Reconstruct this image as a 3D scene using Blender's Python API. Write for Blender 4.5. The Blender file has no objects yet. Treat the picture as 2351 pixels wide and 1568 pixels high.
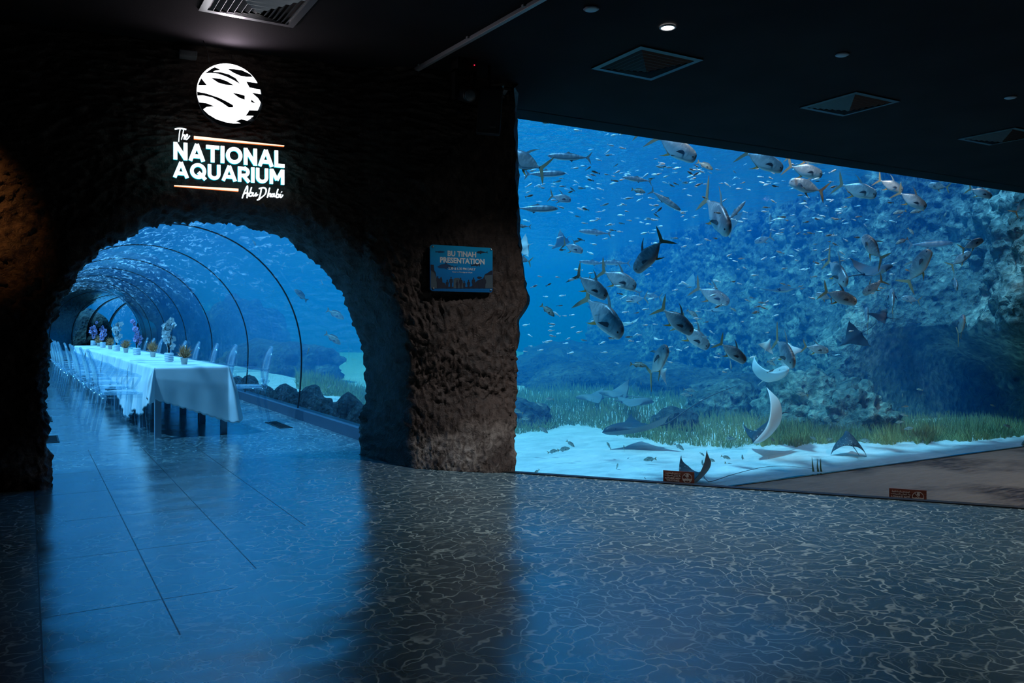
import bpy, bmesh, math, random
from mathutils import Vector, Matrix, noise
random.seed(7)
SC = bpy.context.scene
COL = SC.collection
PI = math.pi

# ---------------------------------------------------------------- camera
# world frame: X runs along the big window, Y runs into the tunnel, Z up (metres)
FPX, CX, HY, CAMH = 1900.0, 1175.5, 748.0, 1.2
TH = math.atan2(1115.0, 1900.0)
CT, ST = math.cos(TH), math.sin(TH)
cam = bpy.data.cameras.new('camera')
cam.sensor_width = 36.0
cam.lens = 36.0 * FPX / 2351.0
cam.shift_y = -(784.0 - HY) / 2351.0
cam.clip_end = 500
camo = bpy.data.objects.new('camera', cam)
COL.objects.link(camo)
camo.location = (0, 0, CAMH)
camo.rotation_euler = (PI / 2, 0, -TH)
SC.camera = camo

# ---------------------------------------------------------------- world, sun, exposure
SC.view_settings.view_transform = 'Standard'
SC.view_settings.look = 'None'
SC.view_settings.gamma = 1.0
SC.view_settings.use_curve_mapping = False
SC.view_settings.exposure = 0.0
SC.cycles.volume_bounces = 0
SC.cycles.max_bounces = 5
SC.cycles.diffuse_bounces = 2
SC.cycles.glossy_bounces = 2
SC.cycles.transmission_bounces = 4
SC.cycles.transparent_max_bounces = 32
SC.cycles.caustics_reflective = False
SC.cycles.caustics_refractive = False
SC.cycles.sample_clamp_indirect = 4.0
SC.cycles.adaptive_threshold = 0.05
SC.cycles.adaptive_min_samples = 16

world = bpy.data.worlds.new('open_water')
SC.world = world
world.use_nodes = True
wn, wl = world.node_tree.nodes, world.node_tree.links
wn.clear()
w_out = wn.new('ShaderNodeOutputWorld')
w_bg = wn.new('ShaderNodeBackground')
w_geo = wn.new('ShaderNodeTexCoord')
w_sep = wn.new('ShaderNodeSeparateXYZ')
w_ramp = wn.new('ShaderNodeValToRGB')
wl.new(w_geo.outputs['Generated'], w_sep.inputs[0])
wl.new(w_sep.outputs['Z'], w_ramp.inputs[0])
cr = w_ramp.color_ramp
cr.elements[0].position = 0.0
cr.elements[0].color = (0.000, 0.10, 0.30, 1)
cr.elements[1].position = 1.0
cr.elements[1].color = (0.06, 0.55, 1.4, 1)
e = cr.elements.new(0.04); e.color = (0.000, 0.120, 0.36, 1)
e = cr.elements.new(0.16); e.color = (0.000, 0.145, 0.43, 1)
e = cr.elements.new(0.45); e.color = (0.01, 0.30, 0.80, 1)
wl.new(w_ramp.outputs[0], w_bg.inputs[0])
w_bg.inputs[1].default_value = 1.0
wl.new(w_bg.outputs[0], w_out.inputs[0])

sun = bpy.data.lights.new('skylight_sun', 'SUN')
sun.energy = 6.2
sun.angle = 0.06
sun.color = (0.16, 0.50, 0.96)
suno = bpy.data.objects.new('skylight_sun', sun)
COL.objects.link(suno)
suno.location = (0, 20, 12)
# light comes from far left, high up
_d = Vector((0.46, 0.03, -0.88)).normalized()
suno.rotation_euler = _d.to_track_quat('-Z', 'Y').to_euler()

# ---------------------------------------------------------------- helpers
def cray(px, py):
    x = (px - CX) / FPX; z = (HY - py) / FPX
    return Vector((x * CT + ST, -x * ST + CT, z))
def at(px, py, d):                       # world point at depth d along the view axis
    return Vector((0, 0, CAMH)) + cray(px, py) * d
def on_z(px, py, z):                     # where the sight line meets the level z
    r = cray(px, py)
    return at(px, py, (z - CAMH) / r.z)
def on_y(px, py, y):
    r = cray(px, py)
    return at(px, py, y / r.y)

def nz(x, y, z, s=1.0):
    return noise.noise(Vector((x * s, y * s, z * s)))
def fbm(x, y, z, s, o=4):
    v = 0; a = 1.0
    for k in range(o):
        v += a * noise.noise(Vector((x * s, y * s, z * s + k * 7.3)))
        a *= 0.5; s *= 2.03
    return v
def cell(x, y, z, s):
    d, p = noise.voronoi(Vector((x * s, y * s, z * s)))
    return d[0]
def sm(a, b, v):
    v = max(0.0, min(1.0, (v - a) / (b - a)))
    return v * v * (3 - 2 * v)
def gs(v, c, w):
    return math.exp(-((v - c) / w) ** 2)

class MB:
    def __init__(s):
        s.v = []; s.f = []; s.m = Matrix.Identity(4)
    def add(s, vs, fs):
        b = len(s.v)
        s.v += [s.m @ Vector(p) for p in vs]
        s.f += [[b + i for i in f] for f in fs]
        return s
    def box(s, x0, x1, y0, y1, z0, z1, taper=0.0):
        t = taper
        vs = [(x0, y0, z0), (x1, y0, z0), (x1, y1, z0), (x0, y1, z0),
              (x0 + t, y0 + t, z1), (x1 - t, y0 + t, z1), (x1 - t, y1 - t, z1), (x0 + t, y1 - t, z1)]
        return s.add(vs, [(3, 2, 1, 0), (4, 5, 6, 7), (0, 1, 5, 4), (1, 2, 6, 5), (2, 3, 7, 6), (3, 0, 4, 7)])
    def tube(s, pts, r, n=8, cap=True, flat=1.0):
        pts = [Vector(p) for p in pts]
        if not hasattr(r, '__len__'): r = [r] * len(pts)
        vs = []; fs = []
        prev = None
        for i, p in enumerate(pts):
            d = (pts[min(i + 1, len(pts) - 1)] - pts[max(i - 1, 0)])
            d = d.normalized() if d.length > 1e-9 else Vector((0, 0, 1))
            if prev is None:
                a = Vector((0, 0, 1)) if abs(d.z) < 0.9 else Vector((1, 0, 0))
                u = d.cross(a).normalized()
            else:
                u = (prev - d * prev.dot(d))
                u = u.normalized() if u.length > 1e-6 else d.orthogonal().normalized()
            prev = u
            w = d.cross(u)
            for k in range(n):
                t = 2 * PI * k / n
                vs.append(p + (u * math.cos(t) + w * math.sin(t) * flat) * r[i])
        for i in range(len(pts) - 1):
            for k in range(n):
                fs.append((i * n + k, i * n + (k + 1) % n, (i + 1) * n + (k + 1) % n, (i + 1) * n + k))
        if cap:
            fs.append(tuple(range(n - 1, -1, -1)))
            fs.append(tuple((len(pts) - 1) * n + k for k in range(n)))
        return s.add(vs, fs)
    def lathe(s, prof, n=20, c=(0, 0, 0), cap=True):
        vs = []; fs = []
        for (r, z) in prof:
            for k in range(n):
                t = 2 * PI * k / n
                vs.append((c[0] + r * math.cos(t), c[1] + r * math.sin(t), c[2] + z))
        m = len(prof)
        for i in range(m - 1):
            for k in range(n):
                fs.append((i * n + k, i * n + (k + 1) % n, (i + 1) * n + (k + 1) % n, (i + 1) * n + k))
        if cap:
            fs.append(tuple(range(n - 1, -1, -1)))
            fs.append(tuple((m - 1) * n + k for k in range(n)))
        return s.add(vs, fs)
    def prism(s, poly, y0, y1):          # polygon in XZ, extruded along Y
        n = len(poly)
        vs = [(p[0], y0, p[1]) for p in poly] + [(p[0], y1, p[1]) for p in poly]
        fs = [tuple(range(n)), tuple(range(2 * n - 1, n - 1, -1))]
        for i in range(n):
            j = (i + 1) % n
            fs.append((i, i + n, j + n, j))
        return s.add(vs, fs)
    def grid(s, fn, nu, nv):
        vs = [fn(i / nu, j / nv) for j in range(nv + 1) for i in range(nu + 1)]
        fs = [(j * (nu + 1) + i, j * (nu + 1) + i + 1, (j + 1) * (nu + 1) + i + 1, (j + 1) * (nu + 1) + i)
              for j in range(nv) for i in range(nu)]
        return s.add(vs, fs)
    def mesh(s, name, mat, smooth=True, fix=False):
        me = bpy.data.meshes.new(name)
        me.from_pydata([tuple(p) for p in s.v], [], s.f)
        if fix:
            bm = bmesh.new(); bm.from_mesh(me)
            bmesh.ops.recalc_face_normals(bm, faces=bm.faces)
            bm.to_mesh(me); bm.free()
        if smooth:
            me.polygons.foreach_set('use_smooth', [True] * len(me.polygons))
        if mat: me.materials.append(mat)
        me.update()
        return me
    def build(s, name, mat, parent=None, smooth=True, fix=True, loc=None):
        me = s.mesh(name, mat, smooth, fix)
        o = bpy.data.objects.new(name, me)
        COL.objects.link(o)
        if parent: o.parent = parent
        if loc is not None: o.location = loc
        return o

def empty(name, loc=(0, 0, 0), rz=0.0):
    o = bpy.data.objects.new(name, None)
    COL.objects.link(o)
    o.location = loc
    o.rotation_euler = (0, 0, rz)
    o.empty_display_size = 0.1
    return o
def tag(o, label=None, cat=None, group=None, kind=None):
    if label: o['label'] = label
    if cat: o['category'] = cat
    if group: o['group'] = group
    if kind: o['kind'] = kind
    return o
KIDS = {}
def copy_tree(o, parent=None):
    c = o.copy()
    COL.objects.link(c)
    if parent: c.parent = parent
    for ch in (KIDS.get(o.name) or list(o.children)):
        copy_tree(ch, c)
    return c
def bevel(o, w, seg=2):
    m = o.modifiers.new('bevel', 'BEVEL'); m.width = w; m.segments = seg; m.limit_method = 'ANGLE'
    return o

# ---------------------------------------------------------------- materials
class N:
    """small wrapper to write node trees"""
    def __init__(s, name):
        s.mat = bpy.data.materials.new(name)
        s.mat.use_nodes = True
        s.n = s.mat.node_tree.nodes; s.l = s.mat.node_tree.links
        s.n.clear()
        s.out = s.n.new('ShaderNodeOutputMaterial')
    def node(s, t, **kw):
        x = s.n.new(t)
        for k, v in kw.items():
            if k.startswith('i_'):
                key = k[2:]
                sock = x.inputs[int(key)] if key.isdigit() else x.inputs[key.replace('_', ' ')]
                s.put(sock, v)
            else: setattr(x, k, v)
        return x
    def put(s, sock, v):
        if isinstance(v, bpy.types.NodeSocket): s.l.new(v, sock)
        elif isinstance(v, bpy.types.Node): s.l.new(v.outputs[0], sock)
        else:
            if hasattr(sock.default_value, '__len__') and hasattr(v, '__len__') and len(v) == 3 and len(sock.default_value) == 4:
                v = (*v, 1)
            sock.default_value = v
    def pri(s, **kw):
        return s.node('ShaderNodeBsdfPrincipled', **{('i_' + k): v for k, v in kw.items()})
    def math(s, op, a, b=0.0, clamp=False):
        x = s.n.new('ShaderNodeMath'); x.operation = op; x.use_clamp = clamp
        s.put(x.inputs[0], a); s.put(x.inputs[1], b)
        return x.outputs[0]
    def ramp(s, fac, stops, interp='LINEAR'):
        x = s.n.new('ShaderNodeValToRGB'); x.color_ramp.interpolation = interp
        el = x.color_ramp.elements
        while len(el) < len(stops): el.new(0.5)
        for e_, (p, c) in zip(el, stops):
            e_.position = p
            if not hasattr(c, '__len__'): c = (c, c, c)
            e_.color = (*c, 1)
        s.put(x.inputs[0], fac)
        return x.outputs[0]
    def coord(s, kind='Object', scale=(1, 1, 1), rot=(0, 0, 0)):
        tc = s.n.new('ShaderNodeTexCoord'); mp = s.n.new('ShaderNodeMapping')
        s.l.new(tc.outputs[kind], mp.inputs[0])
        mp.inputs['Scale'].default_value = scale
        mp.inputs['Rotation'].default_value = rot
        return mp.outputs[0]
    def noise(s, vec, scale, detail=3, rough=0.5, dist=0.0):
        x = s.node('ShaderNodeTexNoise')
        s.l.new(vec, x.inputs['Vector'])
        x.inputs['Scale'].default_value = scale; x.inputs['Detail'].default_value = detail
        x.inputs['Roughness'].default_value = rough; x.inputs['Distortion'].default_value = dist
        return x
    def mixc(s, fac, a, b, mode='MIX'):
        x = s.n.new('ShaderNodeMix'); x.data_type = 'RGBA'; x.blend_type = mode
        s.put(x.inputs[0], fac); s.put(x.inputs[6], a); s.put(x.inputs[7], b)
        return x.outputs[2]
    def mixs(s, fac, a, b):
        x = s.n.new('ShaderNodeMixShader')
        s.put(x.inputs[0], fac); s.put(x.inputs[1], a); s.put(x.inputs[2], b)
        return x
    def bump(s, h, strength=0.5, dist=0.02):
        x = s.n.new('ShaderNodeBump')
        s.put(x.inputs['Height'], h)
        x.inputs['Strength'].default_value = strength; x.inputs['Distance'].default_value = dist
        return x.outputs[0]
    def done(s, sh):
        s.put(s.out.inputs[0], sh)
        return s.mat

def plain(name, col, rough=0.5, metal=0.0, spec=0.5):
    m = N(name)
    return m.done(m.pri(Base_Color=col, Roughness=rough, Metallic=metal, Specular_IOR_Level=spec))
def glow(name, col, strength):
    m = N(name)
    return m.done(m.node('ShaderNodeEmission', i_Color=col, i_Strength=strength))
M = {}
# rough cast rock of the wall
def rock_mat(name, c0, c1, sc=1.0, bs=0.6, rough=0.75):
    m = N(name); v = m.coord()
    a = m.noise(v, 2.2 * sc, 6, 0.6); b = m.noise(v, 14 * sc, 5, 0.6, 0.6)
    c = m.noise(v, 60 * sc, 3, 0.6)
    f = m.math('ADD', m.math('MULTIPLY', a.outputs[0], 0.6), m.math('MULTIPLY', b.outputs[0], 0.5))
    col = m.ramp(f, [(0.38, c0), (0.70, c1)])
    h = m.math('ADD', b.outputs[0], m.math('MULTIPLY', c.outputs[0], 0.35))
    nb = m.bump(h, bs, 0.03)
    return m.done(m.pri(Base_Color=col, Roughness=rough, Normal=nb, Specular_IOR_Level=0.35))

# ================================================================ the setting
CEIL = 3.4
GY = 7.20           # plane of the big window
LOWZ = -0.72        # wet ground below the raised floor
E0 = Vector((3.44, 5.83, 0)); ED = Vector((0.616, -0.788, 0)).normalized()
TX, TZ0 = 1.53, 0.80
def path(t):
    """centre line of the tunnel: straight, then bending right"""
    if t <= 27: return Vector((TX, t, 0)), Vector((0, 1, 0))
    R = 30.0; f = (t - 27) / R
    return Vector((TX + R * (1 - math.cos(f)), 27 + R * math.sin(f), 0)), Vector((math.sin(f), math.cos(f), 0))
def prof(k, grow=0.0):
    """tunnel section, k 0..1 from right kerb over the crown to the left kerb"""
    a = -0.18 + (1.36) * k      # in units of PI
    if a < 0: 
        q = -a / 0.18
        return (1.58 + grow - 0.05 * q * q, TZ0 - 0.68 * q)
    if a > 1:
        q = (a - 1) / 0.18
        return (-(1.58 + grow - 0.05 * q * q), TZ0 - 0.68 * q)
    return ((1.58 + grow) * math.cos(a * PI), TZ0 + (1.64 + grow) * math.sin(a * PI))
def tpt(t, x, z):
    c, d = path(t)
    return (c.x + d.y * x, c.y - d.x * x, z)

# --- floor: printed vinyl with a pale net of light lines
def floor_mat():
    m = N('printed_floor')
    v = m.coord('Object')
    nd = m.noise(v, 2.3, 3, 0.6)
    vd = m.n.new('ShaderNodeVectorMath'); vd.operation = 'MULTIPLY_ADD'
    m.l.new(nd.outputs['Color'], vd.inputs[0]); vd.inputs[1].default_value = (0.55, 0.42, 0.0); m.l.new(v, vd.inputs[2])
    nd2 = m.noise(v, 9.0, 2, 0.5)
    vd2 = m.n.new('ShaderNodeVectorMath'); vd2.operation = 'MULTIPLY_ADD'
    m.l.new(nd2.outputs['Color'], vd2.inputs[0]); vd2.inputs[1].default_value = (0.15, 0.12, 0.0); m.l.new(vd.outputs[0], vd2.inputs[2])
    fl = m.n.new('ShaderNodeVectorMath'); fl.operation = 'MULTIPLY'
    m.l.new(vd2.outputs[0], fl.inputs[0]); fl.inputs[1].default_value = (1, 1, 0)
    def net(scale, w0, w1):
        x = m.n.new('ShaderNodeTexVoronoi'); x.feature = 'DISTANCE_TO_EDGE'; x.voronoi_dimensions = '2D'
        m.l.new(fl.outputs[0], x.inputs['Vector']); x.inputs['Scale'].default_value = scale
        return m.ramp(x.outputs['Distance'], [(w0, 1.0), (w1, 0.0)], 'EASE')
    a = net(10.0, 0.012, 0.085); b = net(17, 0.004, 0.08)
    big = m.noise(v, 1.1, 3, 0.5)
    br = m.noise(v, 6, 2, 0.5)
    thin = m.math('MULTIPLY', a, m.ramp(br.outputs[0], [(0.32, 0.25), (0.62, 1.0)]))
    thin2 = m.math('MULTIPLY', b, m.ramp(br.outputs[0], [(0.42, 0.6), (0.60, 0.0)]))
    ln = m.math('MAXIMUM', thin, m.math('MULTIPLY', thin2, 0.55))
    base = m.ramp(big.outputs[0], [(0.3, (0.026, 0.068, 0.096)), (0.7, (0.046, 0.105, 0.140))])
    sh = m.noise(fl.outputs[0], 16, 2, 0.5)
    base = m.mixc(m.math('MULTIPLY', sh.outputs[0], 0.5), base, (0.085, 0.15, 0.17))
    col = m.mixc(m.math('MULTIPLY', ln, 0.85), base, (0.52, 0.66, 0.64))
    # joints between the sheets in front of the tunnel mouth
    tc = m.n.new('ShaderNodeTexCoord'); sp = m.n.new('ShaderNodeSeparateXYZ'); m.l.new(tc.outputs['Object'], sp.inputs[0])
    def joint(val, off, step, w):
        q = m.math('PINGPONG', m.math('SUBTRACT', val, off), step / 2)
        return m.math('LESS_THAN', q, w)
    jx = joint(sp.outputs[0], 0.05, 0.465, 0.003); jy = joint(sp.outputs[1], 4.84, 0.93, 0.0036)
    inx = m.math('MULTIPLY', m.math('GREATER_THAN', sp.outputs[0], 0.03), m.math('LESS_THAN', sp.outputs[0], 1.47))
    inx2 = m.math('MULTIPLY', m.math('GREATER_THAN', sp.outputs[0], 0.03), m.math('LESS_THAN', sp.outputs[0], 0.98))
    iny = m.math('MULTIPLY', m.math('LESS_THAN', sp.outputs[1], 9.0), m.math('GREATER_THAN', m.math('ADD', sp.outputs[1], m.math('MULTIPLY', sp.outputs[0], -1.6)), 2.6))
    j = m.math('MULTIPLY', m.math('MAXIMUM', m.math('MULTIPLY', jx, inx), m.math('MULTIPLY', jy, inx2)), iny)
    col = m.mixc(j, col, (0.02, 0.01, 0.008))
    wob = m.noise(v, 1.6, 2, 0.5); fine = m.noise(v, 260, 2, 0.6)
    nb = m.bump(m.math('ADD', m.math('MULTIPLY', wob.outputs[0], 1.0), m.math('MULTIPLY', fine.outputs[0], 0.012)), 0.35, 0.05)
    ro = m.ramp(wob.outputs[0], [(0.3, 0.29), (0.7, 0.38)])
    # the worn sheets in front of the tunnel mouth are far glossier
    zr = m.ramp(sp.outputs[0], [(0.045, 0.0), (0.055, 1.0)])
    mrz = m.n.new('ShaderNodeMapRange'); m.l.new(m.math('ADD', sp.outputs[0], m.math('MULTIPLY', wob.outputs[0], 0.5)), mrz.inputs[0])
    mrz.inputs[1].default_value = 2.1; mrz.inputs[2].default_value = 3.2; mrz.inputs[3].default_value = 1.0; mrz.inputs[4].default_value = 0.0
    z = m.math('MULTIPLY', m.math('MULTIPLY', zr, mrz.outputs[0]), m.math('SUBTRACT', 1.0, j))
    ro = m.math('SUBTRACT', ro, m.math('MULTIPLY', z, 0.08))
    return m.done(m.pri(Base_Color=col, Roughness=ro, Normal=nb, Specular_IOR_Level=m.math('ADD', 0.7, m.math('MULTIPLY', z, 0.3)),
                        Coat_Weight=z, Coat_Roughness=0.18, Coat_IOR=2.3, Coat_Normal=nb))
M['floor'] = floor_mat()
mb = MB()
far = E0 + ED * 15.0
mb.add([(-3.2, -6.2, 0), (far.x, far.y, 0), (E0.x, E0.y, 0), (3.55, 6.6, 0), (3.3, 7.5, 0), (-0.3, 7.5, 0), (-3.2, 7.5, 0)], [(0, 1, 2, 3, 4, 5, 6)])
ts = [7.5] + [9 + 1.5 * k for k in range(13)] + [28.5 + 1.2 * k for k in range(22)]
for a, b in zip(ts[:-1], ts[1:]):
    mb.add([tpt(a, -1.56, 0), tpt(a, 1.56, 0), tpt(b, 1.56, 0), tpt(b, -1.56, 0)], [(0, 1, 2, 3)])
floor = tag(mb.build('floor', M['floor'], smooth=False, fix=False), kind='structure')
M['dark'] = plain('black_paint', (0.012, 0.012, 0.013), 0.5)
M['rim'] = plain('black_rubber', (0.015, 0.013, 0.013), 0.45)
# black rim along the platform edge, with the skirt below it
mb = MB(); nrm = Vector((-ED.y, ED.x, 0))
def ept(k, o, z): 
    p = E0 + ED * k + nrm * o
    return (p.x, p.y, z)
for (o0, o1, z0, z1) in ((-0.035, 0.03, 0.0, 0.008), (0.0, 0.03, LOWZ, 0.0)):
    vs = [ept(k, o, z) for k in (-0.6, 15) for (o, z) in ((o0, z0), (o1, z0), (o1, z1), (o0, z1))]
    mb.add(vs, [(0, 1, 2, 3), (7, 6, 5, 4), (0, 4, 5, 1), (1, 5, 6, 2), (2, 6, 7, 3), (3, 7, 4, 0)])
tag(mb.build('trim_1', M['rim'], smooth=False), kind='structure')
# wet brown ground in front of the window
def lowmat():
    m = N('wet_brown_ground'); v = m.coord('Object', (1, 1, 1), (0, 0, 0)); vs = m.coord('Object', (1.0, 5.0, 1), (0, 0, 0.45))
    a = m.noise(vs, 3.5, 6, 0.65, 0.4); b = m.noise(v, 0.9, 3, 0.5)
    c = m.ramp(a.outputs[0], [(0.38, (0.040, 0.030, 0.025)), (0.52, (0.14, 0.108, 0.085)), (0.66, (0.26, 0.21, 0.165))])
    c = m.mixc(m.ramp(b.outputs[0], [(0.40, 0.0), (0.56, 0.75)]), c, (0.34, 0.30, 0.25))
    rp = m.noise(vs, 9, 3, 0.6)
    nb = m.bump(m.math('ADD', a.outputs[0], m.math('MULTIPLY', rp.outputs[0], 0.4)), 0.5, 0.03)
    return m.done(m.pri(Base_Color=c, Roughness=m.ramp(b.outputs[0], [(0.35, 0.42), (0.6, 0.7)]), Normal=nb, Specular_IOR_Level=0.25))
M['low'] = lowmat()
mb = MB()
mb.add([(3.0, GY - 0.015, LOWZ), (3.0, 5.0, LOWZ), (13.5, -6.2, LOWZ), (17, -6.2, LOWZ), (17, GY - 0.015, LOWZ)], [(0, 1, 2, 3, 4)])
tag(mb.build('ground', M['low'], smooth=False), kind='structure')
# ledge under the window frame
tag(MB().box(3.2, 17, GY - 0.015, GY + 0.03, LOWZ - 0.5, LOWZ + 0.010).build('trim_2', plain('wet_ledge', (0.03, 0.05, 0.06), 0.12), smooth=False), kind='structure')

# --- ceiling and the room's other walls
def ceil_mat():
    m = N('black_ceiling'); v = m.coord()
    a = m.noise(v, 1.2, 3, 0.5); b = m.noise(v, 120, 2, 0.5)
    return m.done(m.pri(Base_Color=m.ramp(a.outputs[0], [(0.3, (0.016, 0.016, 0.018)), (0.7, (0.024, 0.024, 0.026))]), Roughness=0.9,
                        Normal=m.bump(b.outputs[0], 0.15, 0.01), Specular_IOR_Level=0.05))
M['ceil'] = ceil_mat()
tag(MB().box(-3.4, 17.2, -6.4, GY + 0.02, CEIL, CEIL + 0.25).build('ceiling', M['ceil'], smooth=False), kind='structure')
tag(MB().box(-3.6, 17.4, GY, GY + 0.35, CEIL, 6.0).build('wall_front', M['ceil'], smooth=False), kind='structure')
tag(MB().box(-3.4, -3.2, -6.4, 7.15, -1.2, CEIL).build('wall_left', M['ceil'], smooth=False), kind='structure')
tag(MB().box(-3.4, 17.2, -6.4, -6.2, -1.2, CEIL).build('wall_back', M['ceil'], smooth=False), kind='structure')
tag(MB().box(17.0, 17.2, -6.4, GY, -1.2, CEIL).build('wall_right', M['ceil'], smooth=False), kind='structure')

# --- rough rock wall with the arched mouth of the tunnel
OUTL = [(112, 1130), (110, 1090), (107, 1000), (104, 900), (110, 800), (118, 740), (136, 690), (162, 655), (175, 628), (214, 592), (232, 574),
        (290, 545), (330, 522), (370, 511), (430, 506), (492, 507), (545, 512), (600, 525), (650, 545), (690, 570), (720, 595), (752, 625),
        (778, 662), (800, 705), (818, 755), (832, 800), (838, 860), (838, 900), (832, 960), (827, 1010), (826, 1044)]
def smooth_line(pts, n):
    out = []
    L = [0]
    for a, b in zip(pts[:-1], pts[1:]): L.append(L[-1] + math.dist(a, b))
    for k in range(n + 1):
        d = L[-1] * k / n
        i = max(j for j in range(len(L) - 1) if L[j] <= d + 1e-9)
        f = (d - L[i]) / (L[i + 1] - L[i])
        p0, p1, p2, p3 = pts[max(i - 1, 0)], pts[i], pts[i + 1], pts[min(i + 2, len(pts) - 1)]
        out.append(tuple(0.5 * ((2 * p1[c]) + (-p0[c] + p2[c]) * f + (2 * p0[c] - 5 * p1[c] + 4 * p2[c] - p3[c]) * f * f
                                + (-p0[c] + 3 * p1[c] - 3 * p2[c] + p3[c]) * f ** 3) for c in range(len(p1))))
    return out
def interp(x, tab):
    if x <= tab[0][0]: return tab[0][1]
    for (a, u), (b, w) in zip(tab[:-1], tab[1:]):
        if x <= b: return u + (w - u) * (x - a) / (b - a)
    return tab[-1][1]
EDGE_Y = [(0, 5.86), (0.25, 6.1), (0.6, 6.35), (1.0, 6.46), (1.5, 6.50), (3.4, 6.48)]
BULGE = [(0, 0.0), (0.95, 0.02), (1.18, 0.03), (1.26, 0.03), (1.34, 0.10), (1.42, 0.135), (1.52, 0.12), (1.65, 0.08), (1.85, 0.06), (2.05, 0.04), (2.4, 0.02), (3.4, -0.01)]
def wall_y(s, z):
    ye = interp(z, EDGE_Y); se = 0.59 * ye
    y = 7.0 - 0.10 * s
    if s > 2.5:
        k = sm(0.6, 1.2, z)
        w = sm(2.45 - 0.1 * k, se - 0.80 * k, s) ** 0.9
        y = y * (1 - w) + ye * w
    return y
outl = []
for (px, py) in smooth_line(OUTL, 330):
    yb = 7.08 + 0.34 * sm(110, 830, px)
    p = on_y(px, py, yb)
    outl.append((p.x, max(p.z, 0.0) if py < 1030 else p.z, yb))
outl[0] = (outl[0][0], -0.02, outl[0][2]); outl[-1] = (outl[-1][0], -0.02, outl[-1][2])
def rock_disp(x, y, z):
    # torn, overlapping plaster folds
    w = fbm(x, y, z, 1.6, 2) * 0.3
    q = noise.noise(Vector((x * 4, y * 4, z * 4))) * 0.5
    a = 1 - abs(noise.noise(Vector((x * 7.5 + w * 6 + q, y * 7.5, z * 11 + w * 7 + q)))) * 2
    b = 1 - abs(noise.noise(Vector((x * 17 + 3 + q * 2, y * 17, z * 23 + w * 9)))) * 2
    e_ = noise.noise(Vector((x * 38, y * 38, z * 44)))
    c = fbm(x, y, z, 1.4, 3)
    return 0.026 * a ** 3 + 0.024 * b ** 2 + 0.006 * e_ + 0.028 * c
mb = MB()
rows = []
NJ0, NJ1 = 14, 140
for i, (s0, z0, yb) in enumerate(outl):
    f = i / (len(outl) - 1)
    ang = math.atan2(z0 - 1.0, s0 - 1.45)
    right = s0 > 1.45
    xr = None
    zz = max(z0, 0)
    # target on the outer rectangle
    if z0 <= 1.0: tgt = ('R' if right else 'L', zz)
    else:
        dx, dz = math.cos(ang), math.sin(ang)
        if dx > 1e-6:
            k = (3.9 - 1.45) / dx
            tgt = ('R', 1.0 + dz * k) if 1.0 + dz * k <= CEIL + 0.02 else ('T', 1.45 + dx * (CEIL + 0.02 - 1.0) / dz)
        elif dx < -1e-6:
            k = (-3.2 - 1.45) / dx
            tgt = ('L', 1.0 + dz * k) if 1.0 + dz * k <= CEIL + 0.02 else ('T', 1.45 + dx * (CEIL + 0.02 - 1.0) / dz)
        else: tgt = ('T', 1.45)
    if tgt[0] == 'R':
        ze = tgt[1]; se = 0.59 * interp(ze, EDGE_Y) + interp(ze, BULGE)
    elif tgt[0] == 'L': se, ze = -3.2, tgt[1]
    else: se, ze = tgt[1], CEIL + 0.02
    if tgt[0] == 'T' and se > 3.6: se = min(se, 0.59 * 6.5 + 0.0 + 0.2)
    D = math.hypot(se - s0, ze - z0) or 1e-3
    ux, uz = (se - s0) / D, (ze - z0) / D
    R = 0.13 + 0.12 * sm(1.0, 2.0, z0)
    if not right and z0 < 1.6: R = 0.08
    row = []
    for j in range(NJ0 + NJ1 + 1):
        if j < NJ0:
            th = PI / 2 * j / NJ0
            d = R * (1 - math.cos(th)); q = math.sin(th)
        else:
            d = R + (D - R) * ((j - NJ0) / NJ1) ** 1.12; q = 1.0
        s = s0 + ux * d; z = z0 + uz * d
        yf = wall_y(s, z)
        y = yb + (yf - yb) * q
        dd = rock_disp(s, y, z)
        k = 1.0
        # displace outwards: radially inside the lip, forward on the face
        y -= dd * (0.3 + 0.7 * q)
        inw = (1 - q) * dd * 0.8 + 0.03 * fbm(s, y, z, 9, 2) * (1 - q * 0.8)
        s -= ux * inw; z -= uz * inw
        if z0 < 0.05: z = min(z, 0.0) if j == 0 else z
        if j == NJ0 + NJ1 and tgt[0] == 'R':
            s += 0.02 * fbm(s, y, z, 7, 3) + 0.012 * nz(s, y, z, 22)
        row.append((s, y, z))
    if tgt[0] == 'R' :
        s, y, z = row[-1]
        for k in range(1, 9):
            w = k / 8
            row.append((s + 0.10 * math.sin(w * PI * 0.5) * 0.6 + 0.42 * w * w + 0.01 * fbm(s, y + w, z, 8, 2), y + (GY + 0.02 - y) * w, z))
    else:
        row += [row[-1]] * 8
    rows.append(row)
n = len(rows[0])
vs = [p for r in rows for p in r]
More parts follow.
